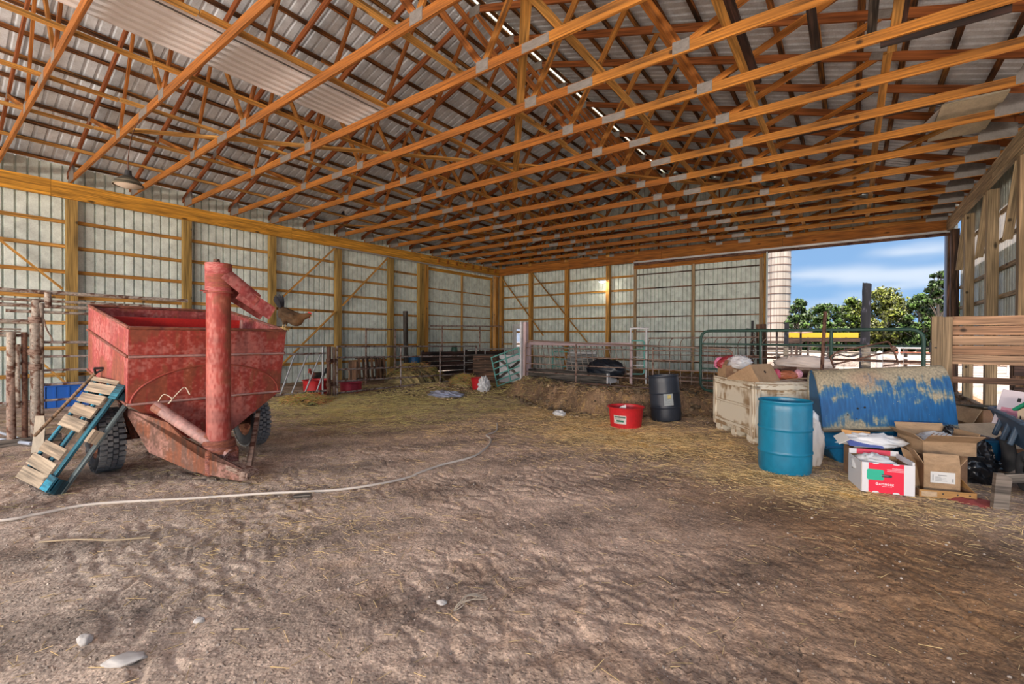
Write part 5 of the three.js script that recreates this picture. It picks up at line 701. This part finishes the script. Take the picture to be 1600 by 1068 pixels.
// garden cart with tub
{ const t = thing('garden_cart', 'grey-blue tub cart on fat black wheels, loaded with boxes', 'cart', [1.81, 0, -7.50]); const m = std(RGB(0.075, 0.125, 0.19), { roughness: 0.45, map: mapSpeck });
  const b = [[-0.37, 0.745, 0.70], [-0.37, 0.745, -0.70], [0.37, 0.745, -0.70], [0.37, 0.745, 0.70]], lo = [[-0.27, 0.42, 0.60], [-0.27, 0.42, -0.58], [0.27, 0.42, -0.58], [0.27, 0.42, 0.60]];
  const tubg = mergeGeometries([0, 1, 2, 3].map((i) => plate([b[i], b[(i + 1) % 4], lo[(i + 1) % 4], lo[i]], 0.014)).concat([plate(lo, 0.014)])); part('tub', tubg, m, t); part('rim', bentPipe([[-0.37, 0.75, 0], [-0.38, 0.75, 0.71], [0.38, 0.75, 0.71], [0.38, 0.75, -0.71], [-0.38, 0.75, -0.71], [-0.37, 0.75, 0]], 0.06, 0.024), m, t); for (const z of [0.25, -0.05, -0.4]) part('rib', new RoundedBoxGeometry(0.05, 0.30, 0.05, 2, 0.015), m, t, [-0.345, 0.60, z], [0, 0, -0.28]); part('chassis', new Kit().add(new THREE.BoxGeometry(0.4, 0.05, 1.2), [0, 0.39, 0]).pipe([-0.3, 0.22, 0.40], [0.3, 0.22, 0.40], 0.02).pipe([-0.3, 0.22, -0.55], [0.3, 0.22, -0.55], 0.02).add(new THREE.BoxGeometry(0.06, 0.2, 0.06), [0, 0.3, 0.40]).add(new THREE.BoxGeometry(0.06, 0.2, 0.06), [0, 0.3, -0.55]).out(), M.black, t);
  for (const x of [-0.27, 0.27]) for (const z of [0.40, -0.55]) { const w = part('wheel', (() => { const g = lathe([[0.10, -0.05], [0.19, -0.065], [0.215, -0.03], [0.215, 0.03], [0.19, 0.065], [0.10, 0.05], [0.10, -0.05]], 36); g.rotateZ(Math.PI / 2); return g; })(), M.tyre, t, [x, 0.215, z]); part('hub', new THREE.CylinderGeometry(0.10, 0.10, 0.05, 20), M.black, w, [0, 0, 0], [0, 0, Math.PI / 2]); } }
{ const t = thing('printed_carton', 'white and pink printed carton leaning in the tub cart', 'box', [1.60, 0.62, -7.95], -0.5); part('panel', board(0.30, 0.44, 0.03), std(RGB(0.72, 0.62, 0.64)), t, [0, 0.16, 0], [-0.35, 0, -0.1]); part('print', board(0.24, 0.20, 0.004), std(RGB(0.70, 0.28, 0.34)), t, [0.0, 0.07, 0.05], [-0.35, 0, -0.1]); part('slot', board(0.03, 0.05, 0.004), M.black, t, [0.03, 0.27, -0.022], [-0.35, 0, -0.1]); part('side', board(0.03, 0.42, 0.18), std(RGB(0.16, 0.13, 0.17)), t, [0.17, 0.15, -0.09], [-0.35, 0, -0.1]); }
{ const t = thing('birdhouse', 'little pale house with a green roof in the tub cart', 'birdhouse', [1.66, 0.60, -7.35], -0.9); const s = new THREE.Shape(); s.moveTo(-0.12, 0); s.lineTo(0.12, 0); s.lineTo(0.12, 0.22); s.lineTo(0, 0.31); s.lineTo(-0.12, 0.22); s.closePath(); const g = new THREE.ExtrudeGeometry(s, { depth: 0.2, bevelEnabled: false }); g.translate(0, 0, -0.1); part('house', g, std(RGB(0.62, 0.47, 0.33)), t); for (const a of [1, -1]) part('roof', new RoundedBoxGeometry(0.19, 0.03, 0.26, 2, 0.01), std(RGB(0.01, 0.26, 0.13)), t, [a * 0.075, 0.285, 0], [0, 0, -a * 0.66]); part('door_hole', new THREE.CylinderGeometry(0.032, 0.032, 0.01, 18), M.black, t, [0, 0.16, 0.10], [Math.PI / 2, 0, 0]); part('ridge', board(0.03, 0.03, 0.27), std(RGB(0.30, 0.03, 0.08)), t, [0.0, 0.345, 0]); for (const x of [-0.09, 0.09]) part('slit', board(0.012, 0.06, 0.004), M.black, t, [x, 0.14, 0.101]); }
{ const t = thing('slatted_carton', 'big brown carton with pale slats on top, right of the blue hutch', 'box', [1.68, 0, -9.48], 0.5); carton(t, 0.62, 0.62, 0.5, M.cardDark, M.card); for (let i = 0; i < 4; i++) part('slat', board(0.13, 0.015, 0.50), std(RGB(0.33, 0.29, 0.17), { map: mapRough }), t, [-0.24 + i * 0.16, 0.635, 0], [-0.06, 0, 0]); part('side_flap', plate([[-0.32, 0.62, 0.25], [-0.32, 0.62, -0.25], [-0.44, 0.45, -0.2], [-0.42, 0.40, 0.22]], 0.006), M.cardPale, t); part('handle_slot', board(0.10, 0.03, 0.004), M.black, t, [-0.08, 0.36, 0.255]); }
solo('cardboard_sheet', 'broad tan cardboard sheet lying aslant right of the blue hutch', 'cardboard', board(0.70, 0.008, 0.75), M.cardPale, [1.53, 0.34, -8.62], [0.28, 0.5, -0.06]);
solo('cardboard_box', 'squat brown box propping up the broad cardboard sheet', 'box', new RoundedBoxGeometry(0.42, 0.28, 0.40, 2, 0.01), M.cardDark, [1.58, 0.14, -8.66], [0, 0.5, 0]);
{ const t = thing('board_offcut', 'grey splintered board offcut standing on end by the straw', 'board', [1.17, 0, -6.24], 0.3); part('offcut', plate([[-0.065, 0, 0], [0.05, 0, 0], [0.085, 0.29, 0], [0.02, 0.335, 0], [-0.03, 0.33, 0]], 0.05), std(RGB(0.34, 0.27, 0.21), { map: mapGrain }), t, [0, 0, 0], [-0.08, 0, 0]); }
solo('board_offcut', 'grey board reaching sideways behind the standing offcut', 'board', board(0.72, 0.085, 0.03), M.grey[1], [1.56, 0.36, -6.32], [0.1, 0.12, 0.20]);
solo('block', 'dark wooden block under the sideways board', 'block', board(0.18, 0.36, 0.16), M.dark[1], [1.84, 0.18, -6.40]);
{ const t = thing('plastic_sheet', 'torn bright red plastic piece by the standing board offcut', 'plastic', [1.38, 0.03, -6.22]); const m = std(RGB(0.46, 0.05, 0.03), { roughness: 0.4 }); part('piece', plate([[-0.05, 0, 0.1], [0.28, 0.02, 0.14], [0.30, 0.13, -0.05], [0.12, 0.16, -0.12]], 0.008), m, t); part('piece', plate([[0.02, 0.02, -0.05], [0.22, 0.18, -0.12], [0.10, 0.10, -0.25]], 0.008), m, t); }
solo('plastic_sheet', 'flat reddish plastic netting on the straw left of the offcut', 'plastic', heap(0.24, 0.05, 0.14, 71, 14), std(RGB(0.22, 0.04, 0.035), { roughness: 0.7 }), [0.99, 0.02, -6.34]);
// ---------------------------------------------------------------- things on the floor and in the trusses
{ const pts = [[-6.0, -0.25], [-5.83, -0.55], [-5.826, -0.73], [-5.78, -1.10], [-5.26, -1.73], [-4.75, -2.235], [-4.32, -2.69], [-4.09, -3.07], [-4.048, -3.48], [-4.055, -3.64], [-4.08, -4.03], [-4.01, -4.55], [-4.22, -5.11], [-4.49, -5.49], [-4.72, -5.67], [-4.85, -6.08], [-5.236, -6.6]];
  solo('hose', 'long pale dusty hose snaking across the dirt floor from the cart', 'hose', tube(pts.map(([x, z]) => [x, groundY(x, z) + 0.014, z]), 0.014, 260, 8), std(RGB(0.66, 0.58, 0.50), { map: mapSpeck, roughness: 0.8 })); }
const rock = (s, seed) => { const g = mergeVertices(new THREE.IcosahedronGeometry(1, 3).deleteAttribute('uv').deleteAttribute('normal')), p = g.attributes.position; for (let i = 0; i < p.count; i++) { const v = V(p.getX(i), p.getY(i), p.getZ(i)), f = 1 + 0.35 * perlin.noise(v.x * 1.5 + seed, v.y * 1.5, v.z * 1.5) + 0.12 * perlin.noise(v.x * 4 + seed, v.y * 4, v.z * 4); p.setXYZ(i, v.x * f * s[0], v.y * f * s[1], v.z * f * s[2]); } g.computeVertexNormals(); return g; };
const stoneM = std(RGB(0.66, 0.61, 0.56), { map: mapSpeck, roughness: 0.95 });
for (const [x, z, s, l] of [[-2.81, -0.64, [0.085, 0.022, 0.045], 'long flat pale stone in the foreground dirt, largest of the stones'], [-3.165, -0.56, [0.045, 0.026, 0.032], 'small whitish stone left of the long flat stone'], [-2.915, -0.99, [0.028, 0.018, 0.022], 'tiny pale stone deeper in the dirt than the long flat stone'], [-1.95, -1.93, [0.03, 0.016, 0.024], 'small pale stone left of the frayed twine tuft']]) solo('stone', l, 'stone', rock(s, x * 7), stoneM, [x, groundY(x, z) + s[1] * 0.5, z], [0, x * 3, 0]);
solo('wood_scrap', 'short grey board scrap on the floor just before the hose', 'wood', board(0.16, 0.02, 0.06), M.grey[1], [-4.40, groundY(-4.4, -2.40) + 0.018, -2.40], [0, 0.9, 0]);
solo('wood_scrap', 'thin pale splinter of wood beside the short board scrap', 'wood', board(0.24, 0.012, 0.022), M.pale[0], [-4.18, groundY(-4.18, -2.26) + 0.014, -2.26], [0, -0.55, 0.02]);
{ const t = thing('twine_tuft', 'frayed tuft of pale twine lying on the bare dirt', 'twine', [-1.83, groundY(-1.83, -2.0) + 0.008, -2.0]); reseed(77); for (let i = 0; i < 6; i++) part('strand', tube([[0, 0, 0.1], [rr(-0.02, 0.02), 0.015, 0.03], [rr(-0.03, 0.06), 0.02, -0.05], [rr(-0.02, 0.10), 0.01, rr(-0.16, -0.08)]], 0.0022, 20, 5), std(RGB(0.50, 0.42, 0.32)), t); part('strand', tube([[0, 0, 0.1], [0.03, 0.01, 0.14], [0.10, 0.008, 0.15]], 0.005, 16, 6), std(RGB(0.42, 0.28, 0.16)), t); }
solo('paper_scrap', 'crumpled white paper scrap on the straw before the manure bank', 'paper', crumple(0.10, 0.05, 0.07, 81, 1.1, 36), M.whiteBag, [-4.88, groundY(-4.88, -8.25) + 0.03, -8.25]);
solo('twig', 'long dry stalk lying at the floor\'s left edge', 'twig', tube([[-0.35, 0, 0.06], [-0.1, 0.01, 0], [0.2, 0.012, -0.03], [0.42, 0.0, -0.14]], 0.006, 30, 6), std(RGB(0.42, 0.32, 0.2)), [-4.75, groundY(-4.75, -0.85) + 0.01, -0.85], [0, 0.5, 0]);
// loose straw and pebbles that nobody could count
{ reseed(99); const N = 42000, im = new THREE.InstancedMesh(new THREE.BoxGeometry(0.0022, 0.0018, 0.08), std(RGB(0.5, 0.5, 0.5), { roughness: 0.9 }), N), m4 = new THREE.Matrix4(), q = new THREE.Quaternion(); let n = 0;
  const dens = (x, z) => 0.03 + 0.12 * sstep(-z, 4, 6) + 1.5 * bump2(x, z, -2.6, -7.1, 1.7, 0.9) + 1.2 * bump2(x, z, -0.2, -5.9, 1.3, 0.5) + 0.9 * bump2(x, z, -8.7, -6.2, 2.2, 1.6) + 0.5 * bump2(x, z, -4.9, -8.2, 1.8, 0.8) + 0.35 * bump2(x, z, -4.2, -2.1, 1.5, 0.9) + 0.5 * bump2(x, z, -9.6, -9.2, 2.0, 1.2) + (z < packEdge(x) ? 0.45 : 0);
  while (n < N) { const x = rr(-13, 2.4), z = -0.2 - 12.3 * Math.pow(rnd(), 1.1); if (rnd() > dens(x, z) * (0.6 + 1.3 * Math.max(0, fbm(x * 1.6, z * 1.6, 3) + 0.2))) continue; q.setFromEuler(new THREE.Euler(rr(-0.25, 0.25), rr(0, 6.283), 0)); const far = 1 + Math.max(0, Math.hypot(x, z) - 5) * 0.12; m4.compose(V(x, groundY(x, z) + 0.007, z), q, V(rr(0.6, 1.4) * far, 1, rr(0.3, 1.5) * far)); im.setMatrixAt(n, m4); const k = rr(0.5, 1.5) * lerp(0.72, 1, sstep(-z, 3.5, 5.5)), ol = x < -6 ? 0.85 : 1; im.setColorAt(n, new THREE.Color().setRGB(1.5 * k * ol, 1.08 * k, 0.50 * k * ol)); n++; }
  im.name = 'loose_straw'; im.userData.kind = 'stuff'; im.userData.label = 'loose straw strewn over the dirt floor'; im.userData.category = 'straw'; shade(im); scene.add(im); }
{ reseed(123); const N = 9000, im = new THREE.InstancedMesh(rock([1, 0.7, 0.8], 3.3), std(RGB(0.40, 0.345, 0.30), { roughness: 1 }), N), m4 = new THREE.Matrix4(), q = new THREE.Quaternion();
  for (let i = 0; i < N; i++) { const z = -0.15 - 9 * Math.pow(rnd(), 1.5), x = rr(-8.5, 2.2), s = 0.003 + 0.008 * Math.pow(rnd(), 5); q.setFromEuler(new THREE.Euler(rr(0, 6), rr(0, 6), 0)); m4.compose(V(x, groundY(x, z) + s * 0.3, z), q, V(s, s, s)); im.setMatrixAt(i, m4); const k = rr(0.45, 1.05) + (rnd() < 0.06 ? 0.5 : 0); im.setColorAt(i, new THREE.Color().setRGB(k, k * 0.95, k * 0.9)); }
  im.geometry = rock([1, 0.7, 0.8], 3.3); im.name = 'pebbles'; im.userData.kind = 'stuff'; im.userData.label = 'small pebbles and crumbs of dirt on the floor'; im.userData.category = 'pebbles'; shade(im); scene.add(im); }
{ reseed(131); const N = 2600, im = new THREE.InstancedMesh(rock([1, 0.6, 0.8], 5.1), std(RGB(0.20, 0.145, 0.095), { roughness: 1 }), N), m4 = new THREE.Matrix4(), q = new THREE.Quaternion(); // clods and litter on the packed manure
  for (let i = 0; i < N; i++) { let x, z; if (i % 3 === 2) { x = rr(-11.3, -8.2); z = rr(-11.6, -8.2); } else { x = rr(-7.4, 2.0); z = packEdge(x) + rr(-2.6, 0.35); } const s = 0.012 + (i % 3 === 2 ? 0.035 : 0.07) * Math.pow(rnd(), 3); q.setFromEuler(new THREE.Euler(rr(-0.4, 0.4), rr(0, 6), 0)); m4.compose(V(x, groundY(x, z) + s * 0.25, z), q, V(s, s, s)); im.setMatrixAt(i, m4); const w = rnd() < (i % 3 === 2 ? 0.4 : 0.05) && s < 0.04 ? 3.2 : rr(0.4, 1.3); im.setColorAt(i, new THREE.Color().setRGB(w, w * 0.96, w * 0.9)); }
  im.name = 'manure_clods'; im.userData.kind = 'stuff'; im.userData.label = 'clods of straw and manure on the packed bedding'; im.userData.category = 'manure'; shade(im); scene.add(im); }
// roofing sheets and lumber stored on the truss chords
{ const y = BEAR + 0.215; const t = thing('roofing_sheet', 'long ribbed roofing sheet stored across the truss chords at left', 'roofing sheet', [-7.10, y, -2.1]); const g = sheetGeo(0.92, 6.0, 0.1533, 0.034, 0.034); g.rotateX(-Math.PI / 2); g.translate(0, 0, 3.0); part('sheet', g, M.roofPale ??= std(RGB(0.62, 0.60, 0.60), { roughness: 0.5 }), t, [0, 0, 0]);
  const t2 = thing('roofing_sheet', 'second ribbed roofing sheet jutting out from above the long one', 'roofing sheet', [-6.98, y + 0.042, -2.26]); const g2 = g.clone(); part('sheet', g2, M.roofPale, t2); }
{ const y = BEAR + 0.15; solo('panel', 'cream sheet panel lying on the truss chords near the right wall', 'panel', board(0.80, 0.03, 1.78), std(RGB(0.66, 0.60, 0.44), { map: mapSpeck }), [1.63, y + 0.10, -11.45]);
  solo('panel', 'dark sheet tucked on top of the cream panel', 'panel', board(0.62, 0.012, 0.9), M.galv, [1.48, y + 0.13, -11.0], [0.03, 0.2, 0.05]);
  for (const [x, z, L, w, m, l, ry] of [[-1.17, -6.3, 3.2, 0.12, M.dark[0], 'dark weathered plank stored over the trusses nearest the ridge side', 0], [-0.40, -6.7, 2.2, 0.10, M.dark[1], 'short dark plank stored over the trusses between two orange braces', 0], [0.20, -6.4, 2.4, 0.10, M.grey[0], 'grey weathered plank stored over the trusses left of the rightmost brace', 0], [0.50, -6.8, 1.9, 0.08, M.dark[0], 'narrow dark plank stored against the rightmost orange brace', 0]]) solo('stored_plank', l, 'plank', board(w, 0.04, L), m, [x + 0.0, y + 0.06, z], [0, ry, 0]);
  solo('stored_board', 'dark purple-brown board fixed along a truss chord overhead at right', 'board', board(1.15, 0.09, 0.03), M.dark[0], [0.86, BEAR - 0.02, -7.42], [0, 0.05, 0]);
  solo('stored_board', 'long orange board hung along a truss chord before the cream panel', 'board', board(2.6, 0.05, 0.10), M.girt[1], [0.0, BEAR + 0.27, -10.30], [0, -0.03, 0]);
  solo('stored_board', 'long dark board beside the orange one before the cream panel', 'board', board(2.5, 0.04, 0.10), M.dark[1], [0.05, BEAR + 0.27, -10.52], [0, -0.02, 0]); }
// old dome lamp hung at left, lit lamp on the far wall
{ const t = thing('pendant_lamp', 'dusty unlit dome lamp hanging from a cord under the left trusses', 'lamp', [-9.86, 4.16, -2.31]); const m = std(RGB(0.42, 0.36, 0.24), { map: mapRough, roughness: 0.9 });
  part('shade', lathe([[0.205, 0], [0.215, 0.0], [0.21, 0.02], [0.15, 0.10], [0.08, 0.16], [0.055, 0.17], [0.05, 0.165], [0.075, 0.15], [0.145, 0.09], [0.20, 0.012], [0.205, 0]], 36), m, t); part('diffuser', lathe([[0.001, -0.045], [0.10, -0.03], [0.19, 0.01], [0.18, 0.02], [0.001, 0.03]], 32), std(RGB(0.62, 0.52, 0.42), { roughness: 0.4 }), t); part('socket', new THREE.CylinderGeometry(0.045, 0.055, 0.10, 16), M.black, t, [0, 0.21, 0]); part('cord', tube([[0, 0.25, 0], [0.01, 0.5, 0], [-0.01, 0.9, -0.06], [0, 1.20, -0.16]], 0.007, 30, 6), M.rustDark, t); }
{ const t = thing('wall_lamp', 'lit white lamp on an arm high on the far wall\'s post', 'lamp', [-9.12, 4.22, ZE + 0.38]); const gl = new THREE.MeshStandardMaterial({ color: 0xffffff, emissive: 0xfff6e6, emissiveIntensity: 4 });
  part('housing', lathe([[0.001, 0.09], [0.06, 0.085], [0.17, 0.03], [0.185, 0.0], [0.175, 0.0], [0.001, 0.02]], 32), M.whitePaint, t); part('lens', lathe([[0.001, -0.06], [0.09, -0.05], [0.165, 0.0], [0.001, 0.01]], 32), gl, t); pipe('arm', [0, 0.05, -0.02], [0, 0.07, -0.33], 0.018, M.galv, t);
  const l = new THREE.PointLight(0xfff0dc, 0.5); l.position.set(0, -0.09, 0.02); l.shadow.radius = 5; t.add(l); }
// ---------------------------------------------------------------- outside the far doorway
{ const zz = -85, x = -9.3, R = 1.72, H = 24, t = thing('silo', 'tall grey concrete stave silo with iron hoops, outside beside the doorway', 'silo', [x, 0, zz]);
  const sm = dataMap(512, (u, v) => { const st = (u * 26) % 1, s = st < 0.06 || st > 0.94 ? 0.75 : 1, b = tile(u, v, 26, 8, 501), n = tileFbm(u, v, 20, 4, 507, 4); return [0.80, 0.76, 0.72].map((c) => c * s * (0.80 + 0.2 * b) * (0.85 + 0.3 * (n - 0.2))); });
  part('shell', new THREE.CylinderGeometry(R, R, H, 48, 1), std(0xffffff, { map: sm, roughness: 0.95 }), t, [0, H / 2, 0]); for (let y = 2; y < 20; y += 1.16) part('hoop', new THREE.TorusGeometry(R + 0.02, 0.045, 6, 48), M.rustDark, t, [0, y, 0], [Math.PI / 2, 0, 0]); pipe('ladder_rail', [-0.9, 0.5, R * 0.86], [-0.9, 20, R * 0.86], 0.05, M.rustDark, t, 6); part('roof', new THREE.SphereGeometry(R, 32, 12, 0, Math.PI * 2, 0, Math.PI / 2), M.galv, t, [0, H, 0]); }
const charM = std(0xffffff, { map: dataMap(256, (u, v) => { const a = tileFbm(u, v, 10, 14, 521, 4), c = sstep(a, 0.5, 0.75); return [0.05 + 0.25 * c * c, 0.055 + 0.24 * c * c, 0.10 + 0.25 * c * c]; }), roughness: 0.8 });
function charred(label, x, z, r, h, low, seed) { const t = thing('charred_post', label, 'post', [x, -0.1, z]); const g = new THREE.CylinderGeometry(r * 0.92, r, h, 20, 26), p = g.attributes.position; for (let i = 0; i < p.count; i++) { const y = p.getY(i), f = 1 + 0.16 * perlin.noise(p.getX(i) * 6 + seed, y * 2.2, p.getZ(i) * 6); p.setXYZ(i, p.getX(i) * f, y + (y > h / 2 - 0.01 ? 0.1 * perlin.noise(p.getX(i) * 9, seed, 1) : 0), p.getZ(i) * f); } g.computeVertexNormals(); part('timber', g, charM, t, [0, h / 2, 0], [0, 0, -0.02]); if (low) part('bare_base', new THREE.CylinderGeometry(r * 1.08, r * 1.15, low, 16), M.grey[1], t, [0, low / 2, 0]); return t; }
charred('thick blackened post standing outside in the open doorway', 0.54, -24, 0.165, 4.05, 1.45, 1.2);
charred('short blackened post outside at the foot of the silo', -2.45, -25.5, 0.10, 2.55, 1.4, 4.7);
// trees
M.barkT = std(RGB(0.22, 0.19, 0.16), { roughness: 1 });
const leafM = [[0.10, 0.20, 0.035], [0.16, 0.25, 0.035], [0.24, 0.28, 0.04], [0.08, 0.16, 0.035]].map((c) => new THREE.MeshPhysicalMaterial({ color: RGB(...c), roughness: 0.9, transmission: 0.25, thickness: 0, vertexColors: true }));
function tree(label, x, z, h, rx, m, seed, o = {}) {
  reseed(seed * 977 + 5); rx *= 1.3; const t = thing('tree', label, 'tree', [x, -0.1, z], 0, 'trees beyond the farmyard'); const base = o.base ?? 0.06, n = Math.round((o.n ?? 2600) * 2.8), ls = o.leaf ?? 0.38;
  const tg = [new THREE.CylinderGeometry(0.06, 0.16 + h * 0.012, h * 0.9, 8).translate(0, h * 0.45, 0)]; const blobs = [];
  for (let i = 0; i < (o.blobs ?? 60); i++) { const f = rr(base, 0.93), a = rr(0, 6.283), w = Math.sin(Math.PI * Math.pow(f, o.peak ?? 0.8)) * 0.8 + 0.18, d = rr(0.2, 0.85) * rx * w, p = V(Math.cos(a) * d, h * f, Math.sin(a) * d); blobs.push([p, rr(0.16, 0.32) * rx * (o.blob ?? 1)]); const s = V(0, h * Math.max(0.1, f - 0.18), 0), dir = p.clone().sub(s), L = dir.length(); const bg = new THREE.CylinderGeometry(0.025, 0.06, L, 5); bg.applyQuaternion(new THREE.Quaternion().setFromUnitVectors(V(0, 1, 0), dir.normalize())); bg.translate(...s.add(p).multiplyScalar(0.5).toArray()); tg.push(bg); }
  part('trunk', mergeGeometries(tg), M.barkT, t);
  const pos = [], nor = [], col = [], q = V(), u = V(), v = V(); for (let i = 0; i < n; i++) { const [c, r] = blobs[i % blobs.length], a = rr(0, 6.283), e = Math.acos(rr(-1, 1)), d = r * Math.pow(rnd(), 0.4); q.set(Math.sin(e) * Math.cos(a), Math.cos(e) * 0.75, Math.sin(e) * Math.sin(a)); const P = c.clone().addScaledVector(q, d); u.set(rr(-1, 1), rr(-1, 1), rr(-1, 1)).normalize(); v.set(rr(-1, 1), rr(-1, 1), rr(-1, 1)).cross(u).normalize(); const s = ls * rr(0.5, 1.2), k = rr(0.45, 1.25), N = q.clone().add(V(0, 0.4, 0)).normalize(); for (const [a1, b1] of [[-0.5, 0], [0.15, -0.35], [0.5, 0.1], [-0.5, 0], [0.5, 0.1], [-0.1, 0.4]]) { pos.push(P.x + u.x * a1 * s + v.x * b1 * s, P.y + u.y * a1 * s + v.y * b1 * s, P.z + u.z * a1 * s + v.z * b1 * s); nor.push(N.x, N.y, N.z); col.push(k, k, k * 0.9); } }
  const g = new THREE.BufferGeometry(); g.setAttribute('position', new THREE.Float32BufferAttribute(pos, 3)); g.setAttribute('normal', new THREE.Float32BufferAttribute(nor, 3)); g.setAttribute('color', new THREE.Float32BufferAttribute(col, 3)); part('foliage', g, leafM[m], t).userData.kind = 'stuff'; return t;
}
tree('dark green tree just right of the silo', -6.2, -82, 8.2, 1.9, 3, 1); tree('rounded bright green tree between the silo and the blackened post', -2.8, -80, 7.2, 2.4, 0, 2, { n: 3000 }); tree('yellowish drooping tree left of the thick blackened post', 0.2, -84, 8.0, 2.3, 1, 3, { n: 2800 });
tree('broad yellow-green tree behind the thick blackened post', 4.0, -82, 8.9, 3.3, 2, 4, { n: 4600, blobs: 90 }); tree('green tree right of the broad yellow-green tree', 7.4, -80, 7.9, 2.3, 0, 5, { n: 3200 }); tree('tall thin airy tree at the doorway\'s right edge', 8.5, -74, 10.6, 1.7, 3, 6, { n: 1500, base: 0.45, blob: 0.8, peak: 1.3, blobs: 34 }); tree('low leafy green tree nearest the doorway\'s right jamb', 10.6, -79, 6.8, 2.6, 1, 7, { n: 3000 });
{ reseed(61); const t = thing('hedge', 'low continuous green hedge at the feet of the trees', 'hedge', [2, -0.1, -88]); const pos = [], nor = [], col = []; for (let i = 0; i < 9000; i++) { const x = rr(-12, 20), y = Math.pow(rnd(), 0.8) * (3.4 + 1.4 * noise(x * 0.4, 2)), z = rr(-1.5, 1.5), s = rr(0.2, 0.5), a = rr(0, 6.28), k = rr(0.5, 1.2); for (const [p, q] of [[-0.5, 0], [0.5, -0.2], [0.1, 0.6]]) { pos.push(x + Math.cos(a) * p * s, y + q * s, z + Math.sin(a) * p * s); nor.push(0, 0.5, 0.86); col.push(k, k, k); } } const g = new THREE.BufferGeometry(); g.setAttribute('position', new THREE.Float32BufferAttribute(pos, 3)); g.setAttribute('normal', new THREE.Float32BufferAttribute(nor, 3)); g.setAttribute('color', new THREE.Float32BufferAttribute(col, 3)); part('foliage', g, leafM[3], t).userData.kind = 'stuff'; part('stems', new Kit().add(new THREE.BoxGeometry(32, 1.6, 0.6), [4, 0.8, -1.4]).out(), std(RGB(0.05, 0.09, 0.03)), t); }
for (const [x, h, l] of [[-4.7, 6.6, 'thin bare dead tree right of the dark green tree'], [-1.2, 6.6, 'thin bare dead tree left of the yellowish drooping tree']]) { const t = thing('dead_tree', l, 'tree', [x, 0, -83]); part('trunk', new THREE.CylinderGeometry(0.03, 0.10, h, 7), M.grey[1], t, [0, h / 2, 0]); for (const [y, a] of [[0.7, 0.5], [0.8, -0.45], [0.6, -0.6]]) part('branch', new THREE.CylinderGeometry(0.015, 0.03, 1.6, 5), M.grey[1], t, [Math.sin(a) * -0.6, h * y + 0.5, 0], [0, 0, a]); }
// farmyard
{ const t = thing('hay_rack', 'long bright yellow rack standing across the farmyard', 'rack', [-1.6, 0, -46]); part('rail', board(4.8, 0.42, 0.12), std(RGB(0.62, 0.36, 0.02), { roughness: 0.5 }), t, [-0.2, 1.98, 0]); part('bed', board(5.4, 0.30, 1.0), M.dark[1], t, [0.0, 1.60, -0.2]); for (const x of [-2.4, -1.2, 0.2, 1.4, 2.4]) part('leg', board(0.14, 1.8, 0.14), M.dark[0], t, [x, 0.9, 0]); }
{ const t = thing('lean_to', 'rusty tin lean-to roof on posts beside the yellow rack', 'shed', [-4.9, 0, -42]); part('roof', plate([[-1.6, 2.35, 0.8], [2.2, 2.1, 0.8], [2.6, 2.2, -0.8], [-1.6, 2.55, -0.8]], 0.05), M.rust, t); for (const x of [-1.4, 0.3, 1.9]) part('post', board(0.14, 2.2, 0.14), M.dark[0], t, [x, 1.1, 0.6]); for (let i = 0; i < 3; i++) part('board', board(3.4, 0.18, 0.05), M.dark[1], t, [0.2, 0.4 + i * 0.5, 0.55]); }
{ const t = thing('rail_fence', 'dark weathered rail fence crossing the farmyard', 'fence', [-6, 0, -33]); for (let i = 0; i <= 8; i++) part('post', board(0.14, 1.35, 0.14), M.dark[1], t, [i * 1.7, 0.66, 0.03 * i]); for (const y of [0.45, 0.85, 1.2]) part('rail', board(13.8, 0.10, 0.05), M.grey[0], t, [6.85, y, 0.08], [0, 0, rr(-0.004, 0.004)]); }
{ const t = thing('pipe_fence', 'red and white pipe fence at the farmyard\'s right', 'fence', [2.1, 0, -31]); for (let i = 0; i <= 5; i++) pipe('post', [i * 1.3, 0, 0], [i * 1.3, 1.25, 0], 0.05, M.whitePaint, t, 8); for (const [y, m] of [[0.4, M.rust], [0.65, M.whitePaint], [0.95, M.redRust], [1.2, M.whitePaint]]) pipe('rail', [-0.2, y, 0], [6.7, y, 0], 0.045, m, t, 8); }
{ const t = thing('white_post', 'stubby white post outside right of the thick blackened post', 'post', [0.98, -0.08, -23.2]); part('post', new THREE.CylinderGeometry(0.10, 0.10, 1.15, 16), M.whitePaint, t, [0, 0.57, 0]); part('cap', new THREE.SphereGeometry(0.10, 16, 8, 0, 6.3, 0, 1.57), M.whitePaint, t, [0, 1.15, 0]); }
reseed(301); for (const [x, z, rx, h, rz, l] of [[-3.2, -29, 2.0, 0.75, 1.0, 'pale rubble heap in the farmyard before the lean-to'], [0.2, -36, 2.6, 0.8, 1.2, 'pale rubble heap in the farmyard before the yellow rack'], [-1.4, -24.5, 1.3, 0.5, 0.8, 'low pale rubble heap just outside the doorway']]) { const t = thing('rubble_heap', l, 'rubble', [x, -0.05, z]); const g = heap(rx, h, rz, x * 3 + 1, 30); g.deleteAttribute('color'); part('mound', g, std(RGB(0.55, 0.46, 0.44), { map: mapDirt, roughness: 1 }), t); for (let i = 0; i < 7; i++) part('board', board(rr(0.6, 1.6), 0.05, 0.14), pick(M.grey), t, [rr(-0.6, 0.6) * rx, h * rr(0.5, 0.95), rr(0, 0.5) * rz], [rr(-0.2, 0.2), rr(0, 3), rr(-0.3, 0.3)]); }
renderer.render(scene, camera);
